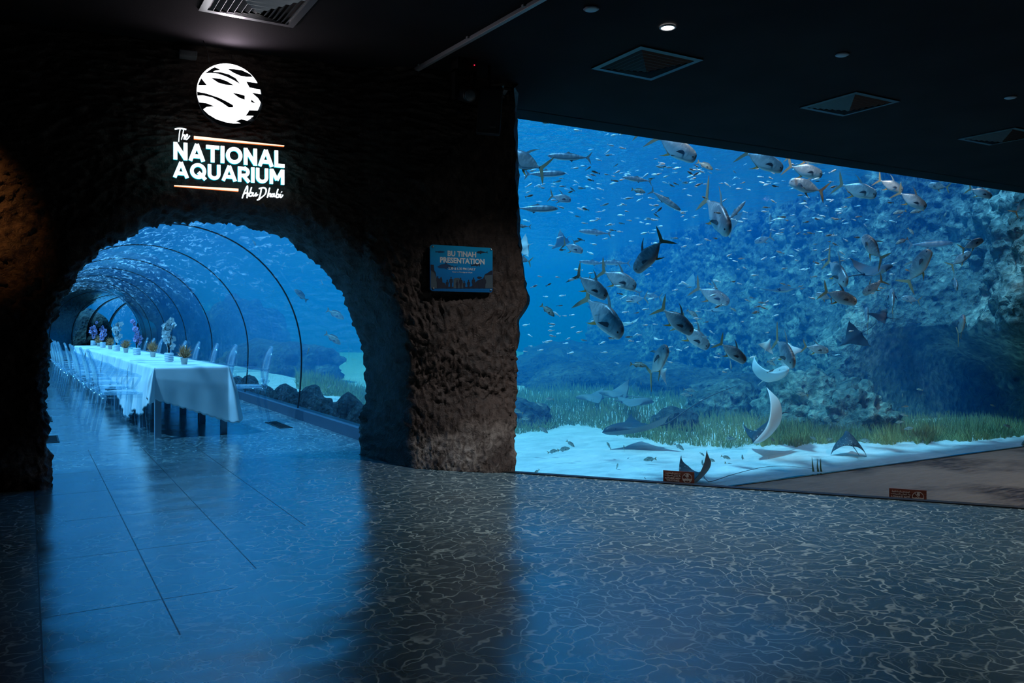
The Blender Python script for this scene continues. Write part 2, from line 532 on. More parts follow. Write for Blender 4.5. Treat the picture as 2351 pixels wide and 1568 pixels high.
# foot rows go down into the floor
fs = [(i * n + j, i * n + j + 1, (i + 1) * n + j + 1, (i + 1) * n + j) for i in range(len(rows) - 1) for j in range(n - 1)]
mb.add(vs, fs)
for r in (rows[0], rows[-1]):
    mb.add(r + [(p[0], p[1], -0.8) for p in r], [(j, j + 1, j + 1 + n, j + n) for j in range(n - 1)])
def wallmat():
    m = N('brown_cast_rock'); v = m.coord()
    a = m.noise(v, 1.7, 5, 0.6); b = m.noise(v, 16, 5, 0.65, 0.8); c = m.noise(v, 70, 3, 0.6)
    col = m.ramp(m.math('ADD', m.math('MULTIPLY', a.outputs[0], 0.5), m.math('MULTIPLY', b.outputs[0], 0.5)),
                 [(0.36, (0.012, 0.009, 0.008)), (0.52, (0.050, 0.031, 0.024)), (0.68, (0.10, 0.066, 0.052))])
    sp = m.n.new('ShaderNodeSeparateXYZ'); tc = m.n.new('ShaderNodeTexCoord'); m.l.new(tc.outputs['Object'], sp.inputs[0])
    low = m.ramp(sp.outputs[2], [(0.08, 1.0), (0.42, 0.0)])
    pale = m.math('MULTIPLY', low, m.ramp(a.outputs[0], [(0.47, 0.0), (0.60, 1.0)]))
    col = m.mixc(m.math('MULTIPLY', pale, m.ramp(b.outputs[0], [(0.4, 0.1), (0.6, 0.9)])), col, (0.42, 0.38, 0.34))
    nb = m.bump(m.math('ADD', b.outputs[0], m.math('MULTIPLY', c.outputs[0], 0.3)), 0.7, 0.03)
    return m.done(m.pri(Base_Color=col, Roughness=0.62, Normal=nb, Specular_IOR_Level=0.4))
M['wall'] = wallmat()
tag(mb.build('wall_rock', M['wall'], fix=False), kind='structure')

# --- acrylic panes
def acrylic(name, haze, rough=0.02, streak=0.0, tint=(0.93, 0.98, 1.0)):
    m = N(name)
    tr = m.node('ShaderNodeBsdfTransparent', i_Color=tint)
    v = m.coord('Object', (5, 0.8, 5)); v2 = m.coord('Object', (1.3, 0.5, 1.3)); v3 = m.coord('Object', (3, 7, 0.5))
    a = m.noise(v, 2.6, 5, 0.65, 0.8); b = m.noise(v2, 1.6, 3, 0.5); d3 = m.noise(v3, 1.6, 4, 0.65, 0.8)
    nb = m.bump(a.outputs[0], 0.22 if streak else 0.02, 0.02)
    gl = m.node('ShaderNodeBsdfGlossy', i_Color=(0.9, 0.95, 1), i_Roughness=rough, i_Normal=nb)
    fr = m.node('ShaderNodeFresnel', i_IOR=1.33)
    fr = m.math('MULTIPLY', fr.outputs[0], 0.9)
    sh = m.mixs(fr, tr, gl)
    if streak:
        # hazy scratches along the tube, plus painted ripple glints, strongest at the crown
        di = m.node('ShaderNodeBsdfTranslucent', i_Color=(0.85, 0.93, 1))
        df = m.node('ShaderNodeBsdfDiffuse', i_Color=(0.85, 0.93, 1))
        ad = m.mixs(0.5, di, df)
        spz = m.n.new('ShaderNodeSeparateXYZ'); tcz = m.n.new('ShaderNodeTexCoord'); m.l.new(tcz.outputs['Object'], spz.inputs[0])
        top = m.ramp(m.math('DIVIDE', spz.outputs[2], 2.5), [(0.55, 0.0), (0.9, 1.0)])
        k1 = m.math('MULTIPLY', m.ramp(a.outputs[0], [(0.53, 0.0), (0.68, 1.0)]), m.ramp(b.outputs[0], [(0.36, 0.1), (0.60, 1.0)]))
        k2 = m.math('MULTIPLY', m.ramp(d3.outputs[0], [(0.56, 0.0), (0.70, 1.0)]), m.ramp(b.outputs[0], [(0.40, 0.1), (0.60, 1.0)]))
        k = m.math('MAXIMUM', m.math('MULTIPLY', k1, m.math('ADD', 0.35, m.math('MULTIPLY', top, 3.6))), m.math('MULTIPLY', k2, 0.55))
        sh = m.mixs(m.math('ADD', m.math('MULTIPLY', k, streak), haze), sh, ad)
    return m.done(sh)
M['pane'] = acrylic('clear_acrylic', 0.0)
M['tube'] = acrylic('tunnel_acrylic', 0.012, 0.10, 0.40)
tag(MB().add([(3.3, GY, LOWZ - 0.1), (17.2, GY, LOWZ - 0.1), (17.2, GY, CEIL), (3.3, GY, CEIL)], [(0, 1, 2, 3)]).build('window_1', M['pane'], smooth=False), kind='structure')
mb = MB(); TEND = 50.0
NT = 70
def tube_fn(grow=0.0, t0=7.3, t1=TEND):
    return lambda u, v: tpt(t0 + (t1 - t0) * v, *prof(u, grow))
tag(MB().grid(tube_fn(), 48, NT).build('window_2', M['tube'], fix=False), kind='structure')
# ribs at the joints of the tunnel panels
M['rib'] = plain('black_joint', (0.006, 0.012, 0.02), 0.4)
rib_t = [10.75, 13.78, 16.8, 19.8, 22.8, 25.8, 29.5, 33.6, 36.6, 38.4, 40.6, 43.5]
for k, t in enumerate(rib_t):
    mb = MB()
    w = 0.009 if t < 30 else (0.05 if t < 37 else 0.14)
    mb.grid(lambda u, v: tpt(t + (w if v in (0.25, 0.5) else -w) , *prof(u, -0.008 if v in (0.5, 0.75) else 0.008)), 60, 4)
    tag(mb.build('trim_%d' % (k + 5), M['rib']), kind='structure')
# kerbs under the acrylic
M['kerb'] = plain('blue_grey_kerb', (0.05, 0.085, 0.13), 0.45)
for k, (x0, x1) in enumerate(((1.47, 1.62), (-1.62, -1.47))):
    mb = MB()
    q = ((x0, 0), (x0, 0.125), (x1, 0.125), (x1, -0.2), (x0, -0.2))
    mb.grid(lambda u, v: tpt(7.3 + (TEND - 7.3) * v, *q[int(round(u * 4))]), 4, 60)
    tag(mb.build('trim_%d' % (k + 3), M['kerb'], smooth=False), kind='structure')

# --- water
def water_mat():
    m = N('hazy_blue_water')
    ab = m.node('ShaderNodeVolumeAbsorption', i_Color=(0.10, 0.80, 0.97), i_Density=0.055)
    scv = m.node('ShaderNodeVolumeScatter', i_Color=(0.0, 0.27, 0.82), i_Density=0.085, i_Anisotropy=0.1)
    ad = m.n.new('ShaderNodeAddShader'); m.l.new(ab.outputs[0], ad.inputs[0]); m.l.new(scv.outputs[0], ad.inputs[1])
    m.l.new(ad.outputs[0], m.out.inputs['Volume'])
    return m.mat
M['water'] = water_mat()
SURF = 4.3
mb = MB().box(-16, 34, GY + 0.012, 55, -3.0, SURF)
cav = MB()
sec = [prof(k / 40, 0.03) for k in range(41)] + [(-1.62, -0.06), (1.62, -0.06)]
ns = len(sec); nt = 60
vs = [tpt(7.29 + (TEND + 0.02 - 7.29) * j / nt, *sec[k]) for j in range(nt + 1) for k in range(ns)]
fs = [(j * ns + k, j * ns + (k + 1) % ns, (j + 1) * ns + (k + 1) % ns, (j + 1) * ns + k) for j in range(nt) for k in range(ns)]
fs += [tuple(range(ns)), tuple(nt * ns + k for k in range(ns - 1, -1, -1))]
cm = MB().add(vs, fs).mesh('cavity', None, False, True)
mb.v = mb.v
cv = [tuple(v.co) for v in cm.vertices]; cf = [tuple(reversed(p.vertices)) for p in cm.polygons]
bm_ = mb.mesh('waterbox', None, False, True)
wv = [tuple(v.co) for v in bm_.vertices]; wf = [tuple(p.vertices) for p in bm_.polygons]
water = MB().add(wv, wf).add(cv, cf).build('water', M['water'], smooth=False, fix=False)
tag(water, 'clear blue sea water filling the tank around the tunnel', 'water', kind='stuff')

# --- sand bed
def sand_z(x, y):
    x0 = 3.3 + max(0, min(2.2, (y - 9) * 0.25))
    k = sm(x0, x0 + 1.7, x)
    if y < 9.2: k = max(k, sm(3.0, 4.2, x))
    base = -0.06 + (-0.66 + 0.10 * sm(9, 16, y)) * k
    if x < 0: base = -0.1
    return base + 0.045 * fbm(x, y * 1.6, 3, 0.5, 3) * min(1, abs(x - 1.5) / 3)
def sandmat():
    m = N('pale_sand'); v = m.coord('Object', (0.5, 1, 1)); v2 = m.coord()
    a = m.noise(v, 1.6, 5, 0.6, 0.5); b = m.noise(v2, 90, 2, 0.6); c = m.noise(v, 5, 4, 0.6, 1.0)
    col = m.ramp(m.math('ADD', m.math('MULTIPLY', a.outputs[0], 0.6), m.math('MULTIPLY', c.outputs[0], 0.4)), [(0.35, (0.50, 0.58, 0.58)), (0.62, (0.86, 0.86, 0.84))])
    nb = m.bump(m.math('ADD', c.outputs[0], m.math('MULTIPLY', b.outputs[0], 0.1)), 0.5, 0.06)
    return m.done(m.pri(Base_Color=col, Roughness=0.9, Normal=nb, Specular_IOR_Level=0.1))
M['sand'] = sandmat()
def sgrid(x0, x1, y0, y1, nx, ny):
    return lambda u, v: ((x0 + (x1 - x0) * u), (y0 + (y1 - y0) * v), sand_z(x0 + (x1 - x0) * u, y0 + (y1 - y0) * v))
mb = MB().grid(sgrid(3.12, 30, GY + 0.03, 54, 110, 150), 110, 150)
mb.grid(sgrid(-15, -0.08, GY + 0.4, 54, 20, 60), 20, 60)
o = mb.build('sand', M['sand'], fix=False)
tag(o, 'bright sandy bed lying on the bottom of the big tank', 'sand', kind='stuff')
# water surface seen from below
def surfmat():
    m = N('rippled_surface'); v = m.coord('Object', (1, 1, 1))
    a = m.noise(v, 1.5, 4, 0.62, 0.6); b = m.noise(v, 6.0, 3, 0.6)
    nb = m.bump(m.math('ADD', a.outputs[0], m.math('MULTIPLY', b.outputs[0], 0.25)), 0.9, 0.35)
    tr = m.node('ShaderNodeBsdfTransparent', i_Color=(0.95, 1, 1))
    gl = m.node('ShaderNodeBsdfGlossy', i_Color=(0.95, 1, 1), i_Roughness=0.05, i_Normal=nb)
    lw = m.node('ShaderNodeLayerWeight', i_Blend=0.5, i_Normal=nb)
    f = m.ramp(lw.outputs['Facing'], [(0.45, 0.04), (0.80, 0.9)])
    return m.done(m.mixs(f, tr, gl))
M['surf'] = surfmat()
o = MB().add([(-16, GY + 0.4, SURF - 0.02), (34, GY + 0.4, SURF - 0.02), (34, 55, SURF - 0.02), (-16, 55, SURF - 0.02)], [(0, 1, 2, 3)]).build('water_surface', M['surf'], smooth=False)
tag(o, 'rippling surface of the water high above the tunnel', 'water surface', kind='stuff')

# ================================================================ things in the room
def spot(parent, loc, aim, e, ang, col, blend=0.7, size=0.04):
    l = bpy.data.lights.new('bulb', 'SPOT'); l.energy = e; l.spot_size = math.radians(ang); l.spot_blend = blend; l.color = col; l.shadow_soft_size = size
    o = bpy.data.objects.new('bulb', l); COL.objects.link(o); o.parent = parent; o.location = loc
    o.rotation_euler = Vector(aim).to_track_quat('-Z', 'Y').to_euler()
    return o
def thick(mb, pts, w, y0, y1, closed=False, caps=True):
    """flat band of width w along a 2D line (XZ), extruded y0..y1"""
    P = [Vector((p[0], p[1])) for p in pts]
    n = len(P); L = []; R = []
    ws = w if hasattr(w, '__len__') else [w] * n
    for i in range(n):
        if closed:
            d = (P[(i + 1) % n] - P[i - 1]).normalized(); m = 1
        else:
            a = P[i] - P[i - 1] if i else P[1] - P[0]
            b = P[i + 1] - P[i] if i < n - 1 else P[i] - P[i - 1]
            a = a.normalized(); b = b.normalized(); d = (a + b)
            d = d.normalized() if d.length > 1e-6 else a
            m = 1 / max(0.6, d.dot(a))
        q = Vector((-d.y, d.x)) * ws[i] / 2 * m
        L.append(P[i] + q); R.append(P[i] - q)
    vs = [(p.x, y0, p.y) for p in L] + [(p.x, y0, p.y) for p in R] + [(p.x, y1, p.y) for p in L] + [(p.x, y1, p.y) for p in R]
    fs = []
    for i in range(n if closed else n - 1):
        j = (i + 1) % n
        fs += [(i, j, n + j, n + i), (2 * n + i, 3 * n + i, 3 * n + j, 2 * n + j), (i, 2 * n + i, 2 * n + j, j), (n + i, n + j, 3 * n + j, 3 * n + i)]
    if not closed:
        fs += [(0, n, 3 * n, 2 * n), (n - 1, 3 * n - 1, 4 * n - 1, 2 * n - 1)]
    mb.add(vs, fs)
def arc(cx, cz, rx, rz, a0, a1, n=14):
    return [(cx + rx * math.cos(math.radians(a0 + (a1 - a0) * k / n)), cz + rz * math.sin(math.radians(a0 + (a1 - a0) * k / n))) for k in range(n + 1)]
W = 0.235; h = W / 2
GLY = {  # strokes in a cap height of 1, and the advance
 'N': ([[(h, 0), (h, 1)], [(h, 0.93), (0.80 - h, 0.07)], [(0.80 - h, 0), (0.80 - h, 1)]], 0.80),
 'A': ([[(0.085, 0), (0.45, 0.985)], [(0.45, 0.985), (0.815, 0)], [(0.2, 0.27), (0.7, 0.27)]], 0.90),
 'T': ([[(0, 1 - h), (0.76, 1 - h)], [(0.38, 0), (0.38, 1 - W)]], 0.76),
 'I': ([[(h, 0), (h, 1)]], W),
 'O': ([arc(0.49, 0.5, 0.49 - h, 0.51 - h, 0, 360, 32)], 0.98),
 'L': ([[(h, 0), (h, 1)], [(W, h * 0.9), (0.62, h * 0.9)]], 0.62),
 'Q': ([arc(0.49, 0.5, 0.49 - h, 0.51 - h, 0, 360, 32), [(0.5, 0.42), (0.93, -0.02)]], 0.98),
 'U': ([[(h, 1), (h, 0.4)] + arc(0.395, 0.385, 0.395 - h, 0.39 - h, 180, 360, 14)[0:] + [(0.79 - h, 1)]], 0.79),
 'R': ([[(h, 0), (h, 1)], [(W, 1 - h), (0.42, 1 - h)] + arc(0.42, 0.66, 0.33 - h, 0.34 - h, 90, -90, 12) + [(W, 0.32 + h * 0.8)], [(0.40, 0.36), (0.70, 0.0)]], 0.75),
 'M': ([[(h, 0), (h, 1)], [(0.14, 0.96), (0.48, 0.28)], [(0.82, 0.96), (0.48, 0.28)], [(0.96 - h, 0), (0.96 - h, 1)]], 0.96),
}
def word_width(t, gap): return sum(GLY[c][1] for c in t) + gap * (len(t) - 1)
def letters(parent, text, x0, x1, z0, hgt, mat, y0, y1, name='letter'):
    gap = 0.07
    fit = (x1 - x0) / word_width(text, gap)
    x = x0
    for c in text:
        mb = MB()
        for st in GLY[c][0]:
            thick(mb, [(x + p[0] * fit, z0 + p[1] * hgt) for p in st], W * (fit + hgt) / 2 * 0.90, y0, y1)
        mb.build(name, mat, parent, smooth=False)
        x += (GLY[c][1] + gap) * fit
def text_mesh(body, size, mat, parent, loc, name='lettering', ext=0.001, bold=0.0, align='CENTER', rot=(PI / 2, 0, 0), sx=1.0):
    cu = bpy.data.curves.new(name, 'FONT'); cu.body = body; cu.size = size; cu.extrude = ext; cu.offset = bold
    cu.align_x = align; cu.resolution_u = 3
    t = bpy.data.objects.new(name + '_curve', cu); COL.objects.link(t)
    bpy.context.view_layer.update()
    me = bpy.data.meshes.new_from_object(t.evaluated_get(bpy.context.evaluated_depsgraph_get()))
    bpy.data.objects.remove(t)
    me.materials.clear(); me.materials.append(mat)
    o = bpy.data.objects.new(name, me); COL.objects.link(o); o.parent = parent
    o.location = loc; o.rotation_euler = rot; o.scale = (sx, 1, 1)
    return o

# --- the lit sign over the tunnel mouth
M['glow_white'] = glow('lit_white_face', (0.95, 0.98, 1.0), 2.2)
M['glow_cool'] = glow('lit_cool_face', (0.80, 0.93, 1.0), 2.0)
M['glow_globe'] = glow('lit_globe_face', (0.97, 0.97, 1.0), 2.6)
M['glow_pink'] = glow('lit_pink_edge', (1.0, 0.16, 0.30), 2.5)
M['glow_teal'] = glow('lit_teal_edge', (0.0, 0.45, 0.60), 1.6)
M['glow_orange'] = glow('lit_orange_edge', (1.0, 0.16, 0.03), 1.6)
M['glow_warm'] = glow('lit_warm_face', (1.0, 0.62, 0.42), 2.2)
M['globe_dark'] = plain('smoked_acrylic', (0.035, 0.045, 0.055), 0.35)
sign = tag(empty('aquarium_sign', (1.2, 6.71, 0), math.radians(-6)), 'glowing white sign with striped globe over the tunnel mouth', 'sign')
def Z2(x, y):
    """trace of the sign in its own plane, from a flat measuring drawing (units ~ 1/4.48 px)"""
    px, py = 340 + x / 4.479, 130 + y / 4.48
    r = cray(px, py); a = math.radians(-6)
    ux, uy = math.cos(a), math.sin(a)
    det = r.x * (-uy) + ux * r.y
    k = (1.2 * (-uy) + ux * 6.71) / det
    return ((r.x * k - 1.2) / ux, CAMH + r.z * k)
zN0, zN1 = Z2(330, 1064)[1], Z2(330, 887)[1]
xa, xb = Z2(258, 1000)[0], Z2(1400, 1100)[0]
letters(sign, 'NATIONAL', xa, xb, zN0, zN1 - zN0, M['glow_white'], -0.022, -0.012)
zA0, zA1 = Z2(330, 1247)[1], Z2(330, 1087)[1]
letters(sign, 'AQUARIUM', xa, xb, zA0, zA1 - zA0, M['glow_cool'], -0.022, -0.012)
for (txt, z0, z1, mt) in (('NATIONAL', zN0, zN1, 'glow_teal'), ('AQUARIUM', zA0, zA1, 'glow_teal')):
    gap = 0.07; fit = (xb - xa) / word_width(txt, gap); x = xa
    for c in txt:
        mb = MB()
        for st in GLY[c][0]:
            thick(mb, [(x + p[0] * fit, z0 + p[1] * (z1 - z0)) for p in st], W * (fit + z1 - z0) / 2 * 0.90 + 0.002, -0.0115, 0.012)
        mb.build('letter_edge', M[mt], sign, smooth=False)
        x += (GLY[c][1] + gap) * fit
# script words as bent tubes
def script(name, strokes, r, mat):
    mb = MB()
    for st in strokes:
        pts = smooth_line(st, max(8, 5 * len(st)))
        q = [Z2(*p) for p in pts]
        thick(mb, q, r, -0.022, 0.0)
    return mb.build(name, mat, sign, smooth=False)
script('script_word', [
    [(274, 748), (330, 742), (392, 752)], [(330, 746), (322, 790), (314, 876)],
    [(368, 742), (358, 790), (344, 850), (352, 822), (368, 808), (374, 820), (368, 848), (378, 846)],
    [(380, 832), (402, 822), (404, 806), (392, 808), (384, 830), (388, 852), (404, 848), (428, 818)]], 0.0068, M['glow_cool'])
script('script_word', [
    [(966, 1458), (990, 1390), (1018, 1334), (1020, 1390), (1016, 1456)], [(974, 1424), (1004, 1404), (1036, 1412)],
    [(1062, 1346), (1046, 1400), (1036, 1432), (1060, 1436), (1072, 1412), (1058, 1400), (1042, 1412)],
    [(1080, 1400), (1074, 1426), (1088, 1434), (1108, 1406), (1106, 1434), (1128, 1420)],
    [(1164, 1352), (1152, 1420), (1134, 1470), (1118, 1474)],
    [(1138, 1360), (1186, 1350), (1212, 1372), (1202, 1416), (1170, 1446), (1134, 1474)],
    [(1248, 1352), (1234, 1410), (1226, 1446), (1242, 1414), (1256, 1414), (1254, 1440), (1264, 1440)],
    [(1290, 1416), (1270, 1418), (1268, 1440), (1286, 1438), (1294, 1414), (1294, 1440), (1306, 1438)],
    [(1334, 1364), (1318, 1420), (1316, 1446), (1340, 1446), (1344, 1422), (1322, 1420)],
    [(1362, 1416), (1354, 1440), (1368, 1448), (1384, 1424)], [(1368, 1392), (1372, 1398)]], 0.0085, M['glow_cool'])
def bar(a, b, wa, wb):
    p, q = Z2(*a), Z2(*b)
    for (g, y0, y1, mt) in ((0.0, -0.022, -0.014, 'glow_warm'), (0.004, -0.0135, 0.005, 'glow_orange')):
        mb = MB(); thick(mb, [p, q], [wa + g, wb + g], y0, y1); mb.build('underline', M[mt], sign, smooth=False)
bar((470, 835), (1396, 922), 0.021, 0.005)
bar((268, 1330), (926, 1375), 0.006, 0.019)
# striped globe
c0 = Z2(845, 415); ra = (Z2(1183, 415)[0] - Z2(507, 415)[0]) / 2
mb = MB(); mb.prism([(c0[0] + ra * math.cos(2 * PI * k / 64), c0[1] + ra * math.sin(2 * PI * k / 64)) for k in range(64)], 0.0, 0.03)
mb.build('globe_backing', M['globe_dark'], sign, smooth=False)
GAPS = [
 [(640, 95), (682, 110), (742, 140), (690, 147), (666, 162), (742, 165), (830, 188), (900, 228), (944, 286), (880, 246), (800, 208), (720, 180), (650, 172), (585, 172), (560, 140)],
 [(818, 132), (880, 134), (960, 144), (1048, 184), (1110, 222), (1072, 212), (1010, 212), (950, 202), (880, 172)],
 [(648, 224), (740, 232), (810, 258), (880, 300), (800, 294), (720, 272)],
 [(543, 225), (602, 298), (500, 292), (480, 250)],
 [(480, 362), (600, 385), (720, 425), (800, 463), (870, 502), (874, 526), (828, 526), (760, 478), (660, 424), (560, 402), (480, 404)],
 [(868, 378), (930, 388), (992, 406), (992, 448), (930, 424)],
 [(1008, 262), (1125, 278), (1200, 270), (1200, 345), (1155, 342), (1100, 334), (1040, 320)],
 [(1066, 376), (1168, 392), (1210, 400), (1200, 500), (1168, 494), (1130, 432)],
 [(1058, 444), (1104, 484), (1058, 472)],
 [(1038, 556), (1150, 560), (1190, 580), (1110, 660), (1092, 648), (1050, 632), (1088, 622), (1080, 612), (1002, 610), (1022, 585)],
 [(480, 480), (600, 484), (678, 514), (600, 522), (563, 548), (520, 560)],
 [(540, 540), (563, 546), (620, 600), (700, 648), (800, 680), (880, 692), (955, 690), (898, 668), (930, 658), (958, 648), (1068, 678), (1040, 740), (880, 790), (700, 760), (560, 650)],
]
def poly_build(name, pts, y0, y1, mat, parent, tri=True):
    bm = bmesh.new()
    vs = [bm.verts.new((p[0], y0, p[1])) for p in pts]
    f = bm.faces.new(vs)
    f.normal_update()
    bmesh.ops.triangulate(bm, faces=[f], ngon_method='EAR_CLIP')
    r = bmesh.ops.extrude_face_region(bm, geom=bm.faces[:])
    for v in r['geom']:
        if isinstance(v, bmesh.types.BMVert): v.co.y = y1
    bmesh.ops.recalc_face_normals(bm, faces=bm.faces)
    me = bpy.data.meshes.new(name); bm.to_mesh(me); bm.free(); me.materials.append(mat)
    o = bpy.data.objects.new(name, me); COL.objects.link(o)
    if parent: o.parent = parent
    return o
cb = Z2(835, 386); rb = (Z2(1166, 386)[0] - Z2(506, 386)[0]) / 2
poly_build('globe_face', [(cb[0] + rb * math.cos(2 * PI * k / 64), cb[1] + rb * 0.985 * math.sin(2 * PI * k / 64)) for k in range(64)], -0.010, -0.002, M['glow_globe'], sign)
for L in GAPS:
    q = [Z2(*p) for p in L]
    # keep the dark gaps inside the backing disc
    q = [(c0[0] + (x - c0[0]) * min(1, 0.995 * ra / max(1e-6, math.hypot(x - c0[0], z - c0[1]))), c0[1] + (z - c0[1]) * min(1, 0.995 * ra / max(1e-6, math.hypot(x - c0[0], z - c0[1])))) for x, z in q]
    poly_build('globe_gap', q, -0.0135, -0.0105, M['globe_dark'], sign)
spot(sign, (c0[0], -0.05, c0[1] + ra + 0.02), (0.0, -1.1, 1.0), 10, 172, (1.0, 0.80, 0.92), 0.5, 0.06)  # added lamp that throws the globe's pinkish glow onto the ceiling
# dim wire up from the globe
MB().tube([(-0.03, 0.0, 3.42), (0.01, -0.01, 3.3), (0.02, 0.0, 3.24)], 0.004, 6).build('cable', M['rim'], sign)

# --- printed notice on the pillar
def wall_face(px, py, off):
    p = None
    for k in range(400):
        d = 5.2 + k * 0.01
        q = at(px, py, d)
        if q.y > wall_y(q.x, q.z) - off: return q
    return q
notice = empty('notice_board', (3.2, 6.5, 0), math.radians(2))
tag(notice, 'blue printed show-times notice bolted to the rough brown pillar', 'sign')
def NZ(x, y):
    """measured from the notice: 9.8 units per px, origin (960,540)"""
    px, py = 960 + x / 9.8, 540 + y / 9.8
    r = cray(px, py); a = math.radians(2)
    ux, uy = math.cos(a), math.sin(a)
    y0 = 6.42
    det = r.x * (-uy) + ux * r.y
    k = (3.2 * (-uy) + ux * y0) / det
    return ((r.x * k - 3.2) / ux, CAMH + r.z * k)
notice.location.y = 6.42
x0, z1 = NZ(275, 215); x1, z0 = NZ(1675, 1285)
z1 = NZ(300, 208)[1]; z0 = NZ(300, 1255)[1]
rr = 0.025
pl_ = []
for (cx_, cz_, a0) in ((x1 - rr, z1 - rr, 0), (x0 + rr, z1 - rr, 90), (x0 + rr, z0 + rr, 180), (x1 - rr, z0 + rr, 270)):
    pl_ += arc(cx_, cz_, rr, rr, a0, a0 + 90, 6)
def notice_mat():
    m = N('blue_sea_print'); tc = m.n.new('ShaderNodeTexCoord'); sp = m.n.new('ShaderNodeSeparateXYZ'); m.l.new(tc.outputs['Object'], sp.inputs[0])
    mr = m.n.new('ShaderNodeMapRange'); m.l.new(sp.outputs[2], mr.inputs[0]); mr.inputs[1].default_value = z0; mr.inputs[2].default_value = z1
    c = m.ramp(mr.outputs[0], [(0.0, (0.0, 0.10, 0.30)), (0.45, (0.0, 0.20, 0.55)), (1.0, (0.0, 0.42, 0.78))])
    return m.done(m.pri(Base_Color=c, Roughness=0.35))
poly_build('board', pl_, 0.0, 0.012, notice_mat(), notice)
M['print_white'] = plain('white_print', (0.75, 0.78, 0.80), 0.5)
M['print_dark'] = plain('dark_print', (0.006, 0.012, 0.03), 0.5)
M['print_navy'] = plain('navy_print', (0.0, 0.045, 0.14), 0.5)
M['print_grey'] = plain('grey_print', (0.05, 0.08, 0.10), 0.5)
M['steel'] = plain('steel', (0.6, 0.58, 0.55), 0.3, 1.0)
def ntext(body, x, y, size, **kw):
    p = NZ(x, y)
    return text_mesh(body, size, M['print_white'], notice, (p[0], -0.001, p[1]), **kw)
ntext('BU TINAH', 985, 480, 0.063, bold=0.0022)
ntext('PRESENTATION', 1000, 632, 0.063, bold=0.0022)
ntext('2.30 & 6.30 PM DAILY', 985, 782, 0.030, bold=0.0003, sx=0.97)
ntext('Except on Thursdays at 4:30 pm', 995, 846, 0.0155, sx=0.98)
def nshape(name, pts, mt, y=-0.0006): poly_build(name, [NZ(*p) for p in pts], y, 0.0005, M[mt], notice)
nshape('shark_print', [(430, 708), (500, 665), (600, 642), (632, 598), (660, 650), (760, 690), (770, 678), (790, 700), (810, 712), (905, 680), (850, 720), (800, 728), (720, 745), (640, 742), (662, 778), (590, 748), (480, 745)], 'print_navy')
nshape('fish_print', [(1312, 390), (1345, 360), (1400, 355), (1412, 338), (1425, 358), (1480, 372), (1530, 384), (1562, 345), (1555, 384), (1582, 420), (1535, 390), (1480, 396), (1420, 408), (1410, 430), (1380, 410), (1340, 408)], 'print_dark')
nshape('shark_print', [(1148, 640), (1195, 668), (1280, 648), (1298, 605), (1325, 648), (1372, 640), (1370, 622), (1392, 650), (1384, 708), (1366, 700), (1372, 676), (1335, 685), (1322, 716), (1312, 686), (1215, 690), (1196, 712), (1190, 680)], 'print_dark')
nshape('fish_print', [(385, 352), (420, 362), (490, 350), (560, 358), (608, 378), (550, 395), (470, 398), (420, 380), (395, 395)], 'print_navy')
nshape('fish_print', [(1315, 955), (1350, 928), (1410, 935), (1445, 950), (1420, 975), (1360, 985)], 'print_dark')
nshape('rock_print', [(282, 660), (350, 668), (362, 780), (395, 850), (410, 940), (460, 1000), (520, 930), (545, 1000), (545, 1060), (600, 1075), (640, 1160), (1150, 1165), (1220, 1140), (1330, 1020), (1460, 970), (1500, 880), (1560, 850), (1640, 795), (1672, 795), (1672, 1200), (282, 1200)], 'print_dark')
nshape('window_print', [(282, 790), (340, 830), (365, 850), (405, 950), (430, 1190), (282, 1190)], 'print_grey', -0.0012)
nshape('window_print', [(795, 985), (830, 965), (910, 962), (1000, 1020), (1035, 1190), (795, 1190)], 'print_grey', -0.0012)
nshape('window_print', [(1490, 905), (1672, 890), (1672, 1190), (1500, 1190)], 'print_grey', -0.0012)
for (x, y, s) in ((440, 930, 1), (655, 1010, 0.9), (740, 945, 1.15), (875, 1020, 0.95), (955, 965, 1.1), (1035, 1030, 0.85), (1135, 1010, 0.95), (1245, 960, 1.15), (1380, 1020, 0.9), (1490, 960, 1.2)):
    b = 1205
    nshape('visitor_print', [(x - 7, y - 8), (x + 7, y - 8), (x + 14, y + 4), (x + 12, y + 18), (x + 6, y + 26), (x + 10, y + 32), (x + 30 * s, y + 44), (x + 36 * s, y + 90 * s), (x + 24, y + 118 * s), (x + 19, b), (x + 5, b), (x, y + 140 * s), (x - 6, b), (x - 20, b), (x - 24, y + 118 * s), (x - 36 * s, y + 90 * s), (x - 30 * s, y + 44), (x - 10, y + 32), (x - 6, y + 26), (x - 12, y + 18), (x - 14, y + 4)], 'print_dark', -0.0018)
for (x, y) in ((325, 258), (1637, 322), (340, 1198), (1630, 1236)):
    p = NZ(x, y)
    MB().tube([(p[0], 0.1, p[1]), (p[0], -0.006, p[1]), (p[0], -0.010, p[1])], [0.009, 0.009, 0.005], 12).build('bolt', M['steel'], notice)

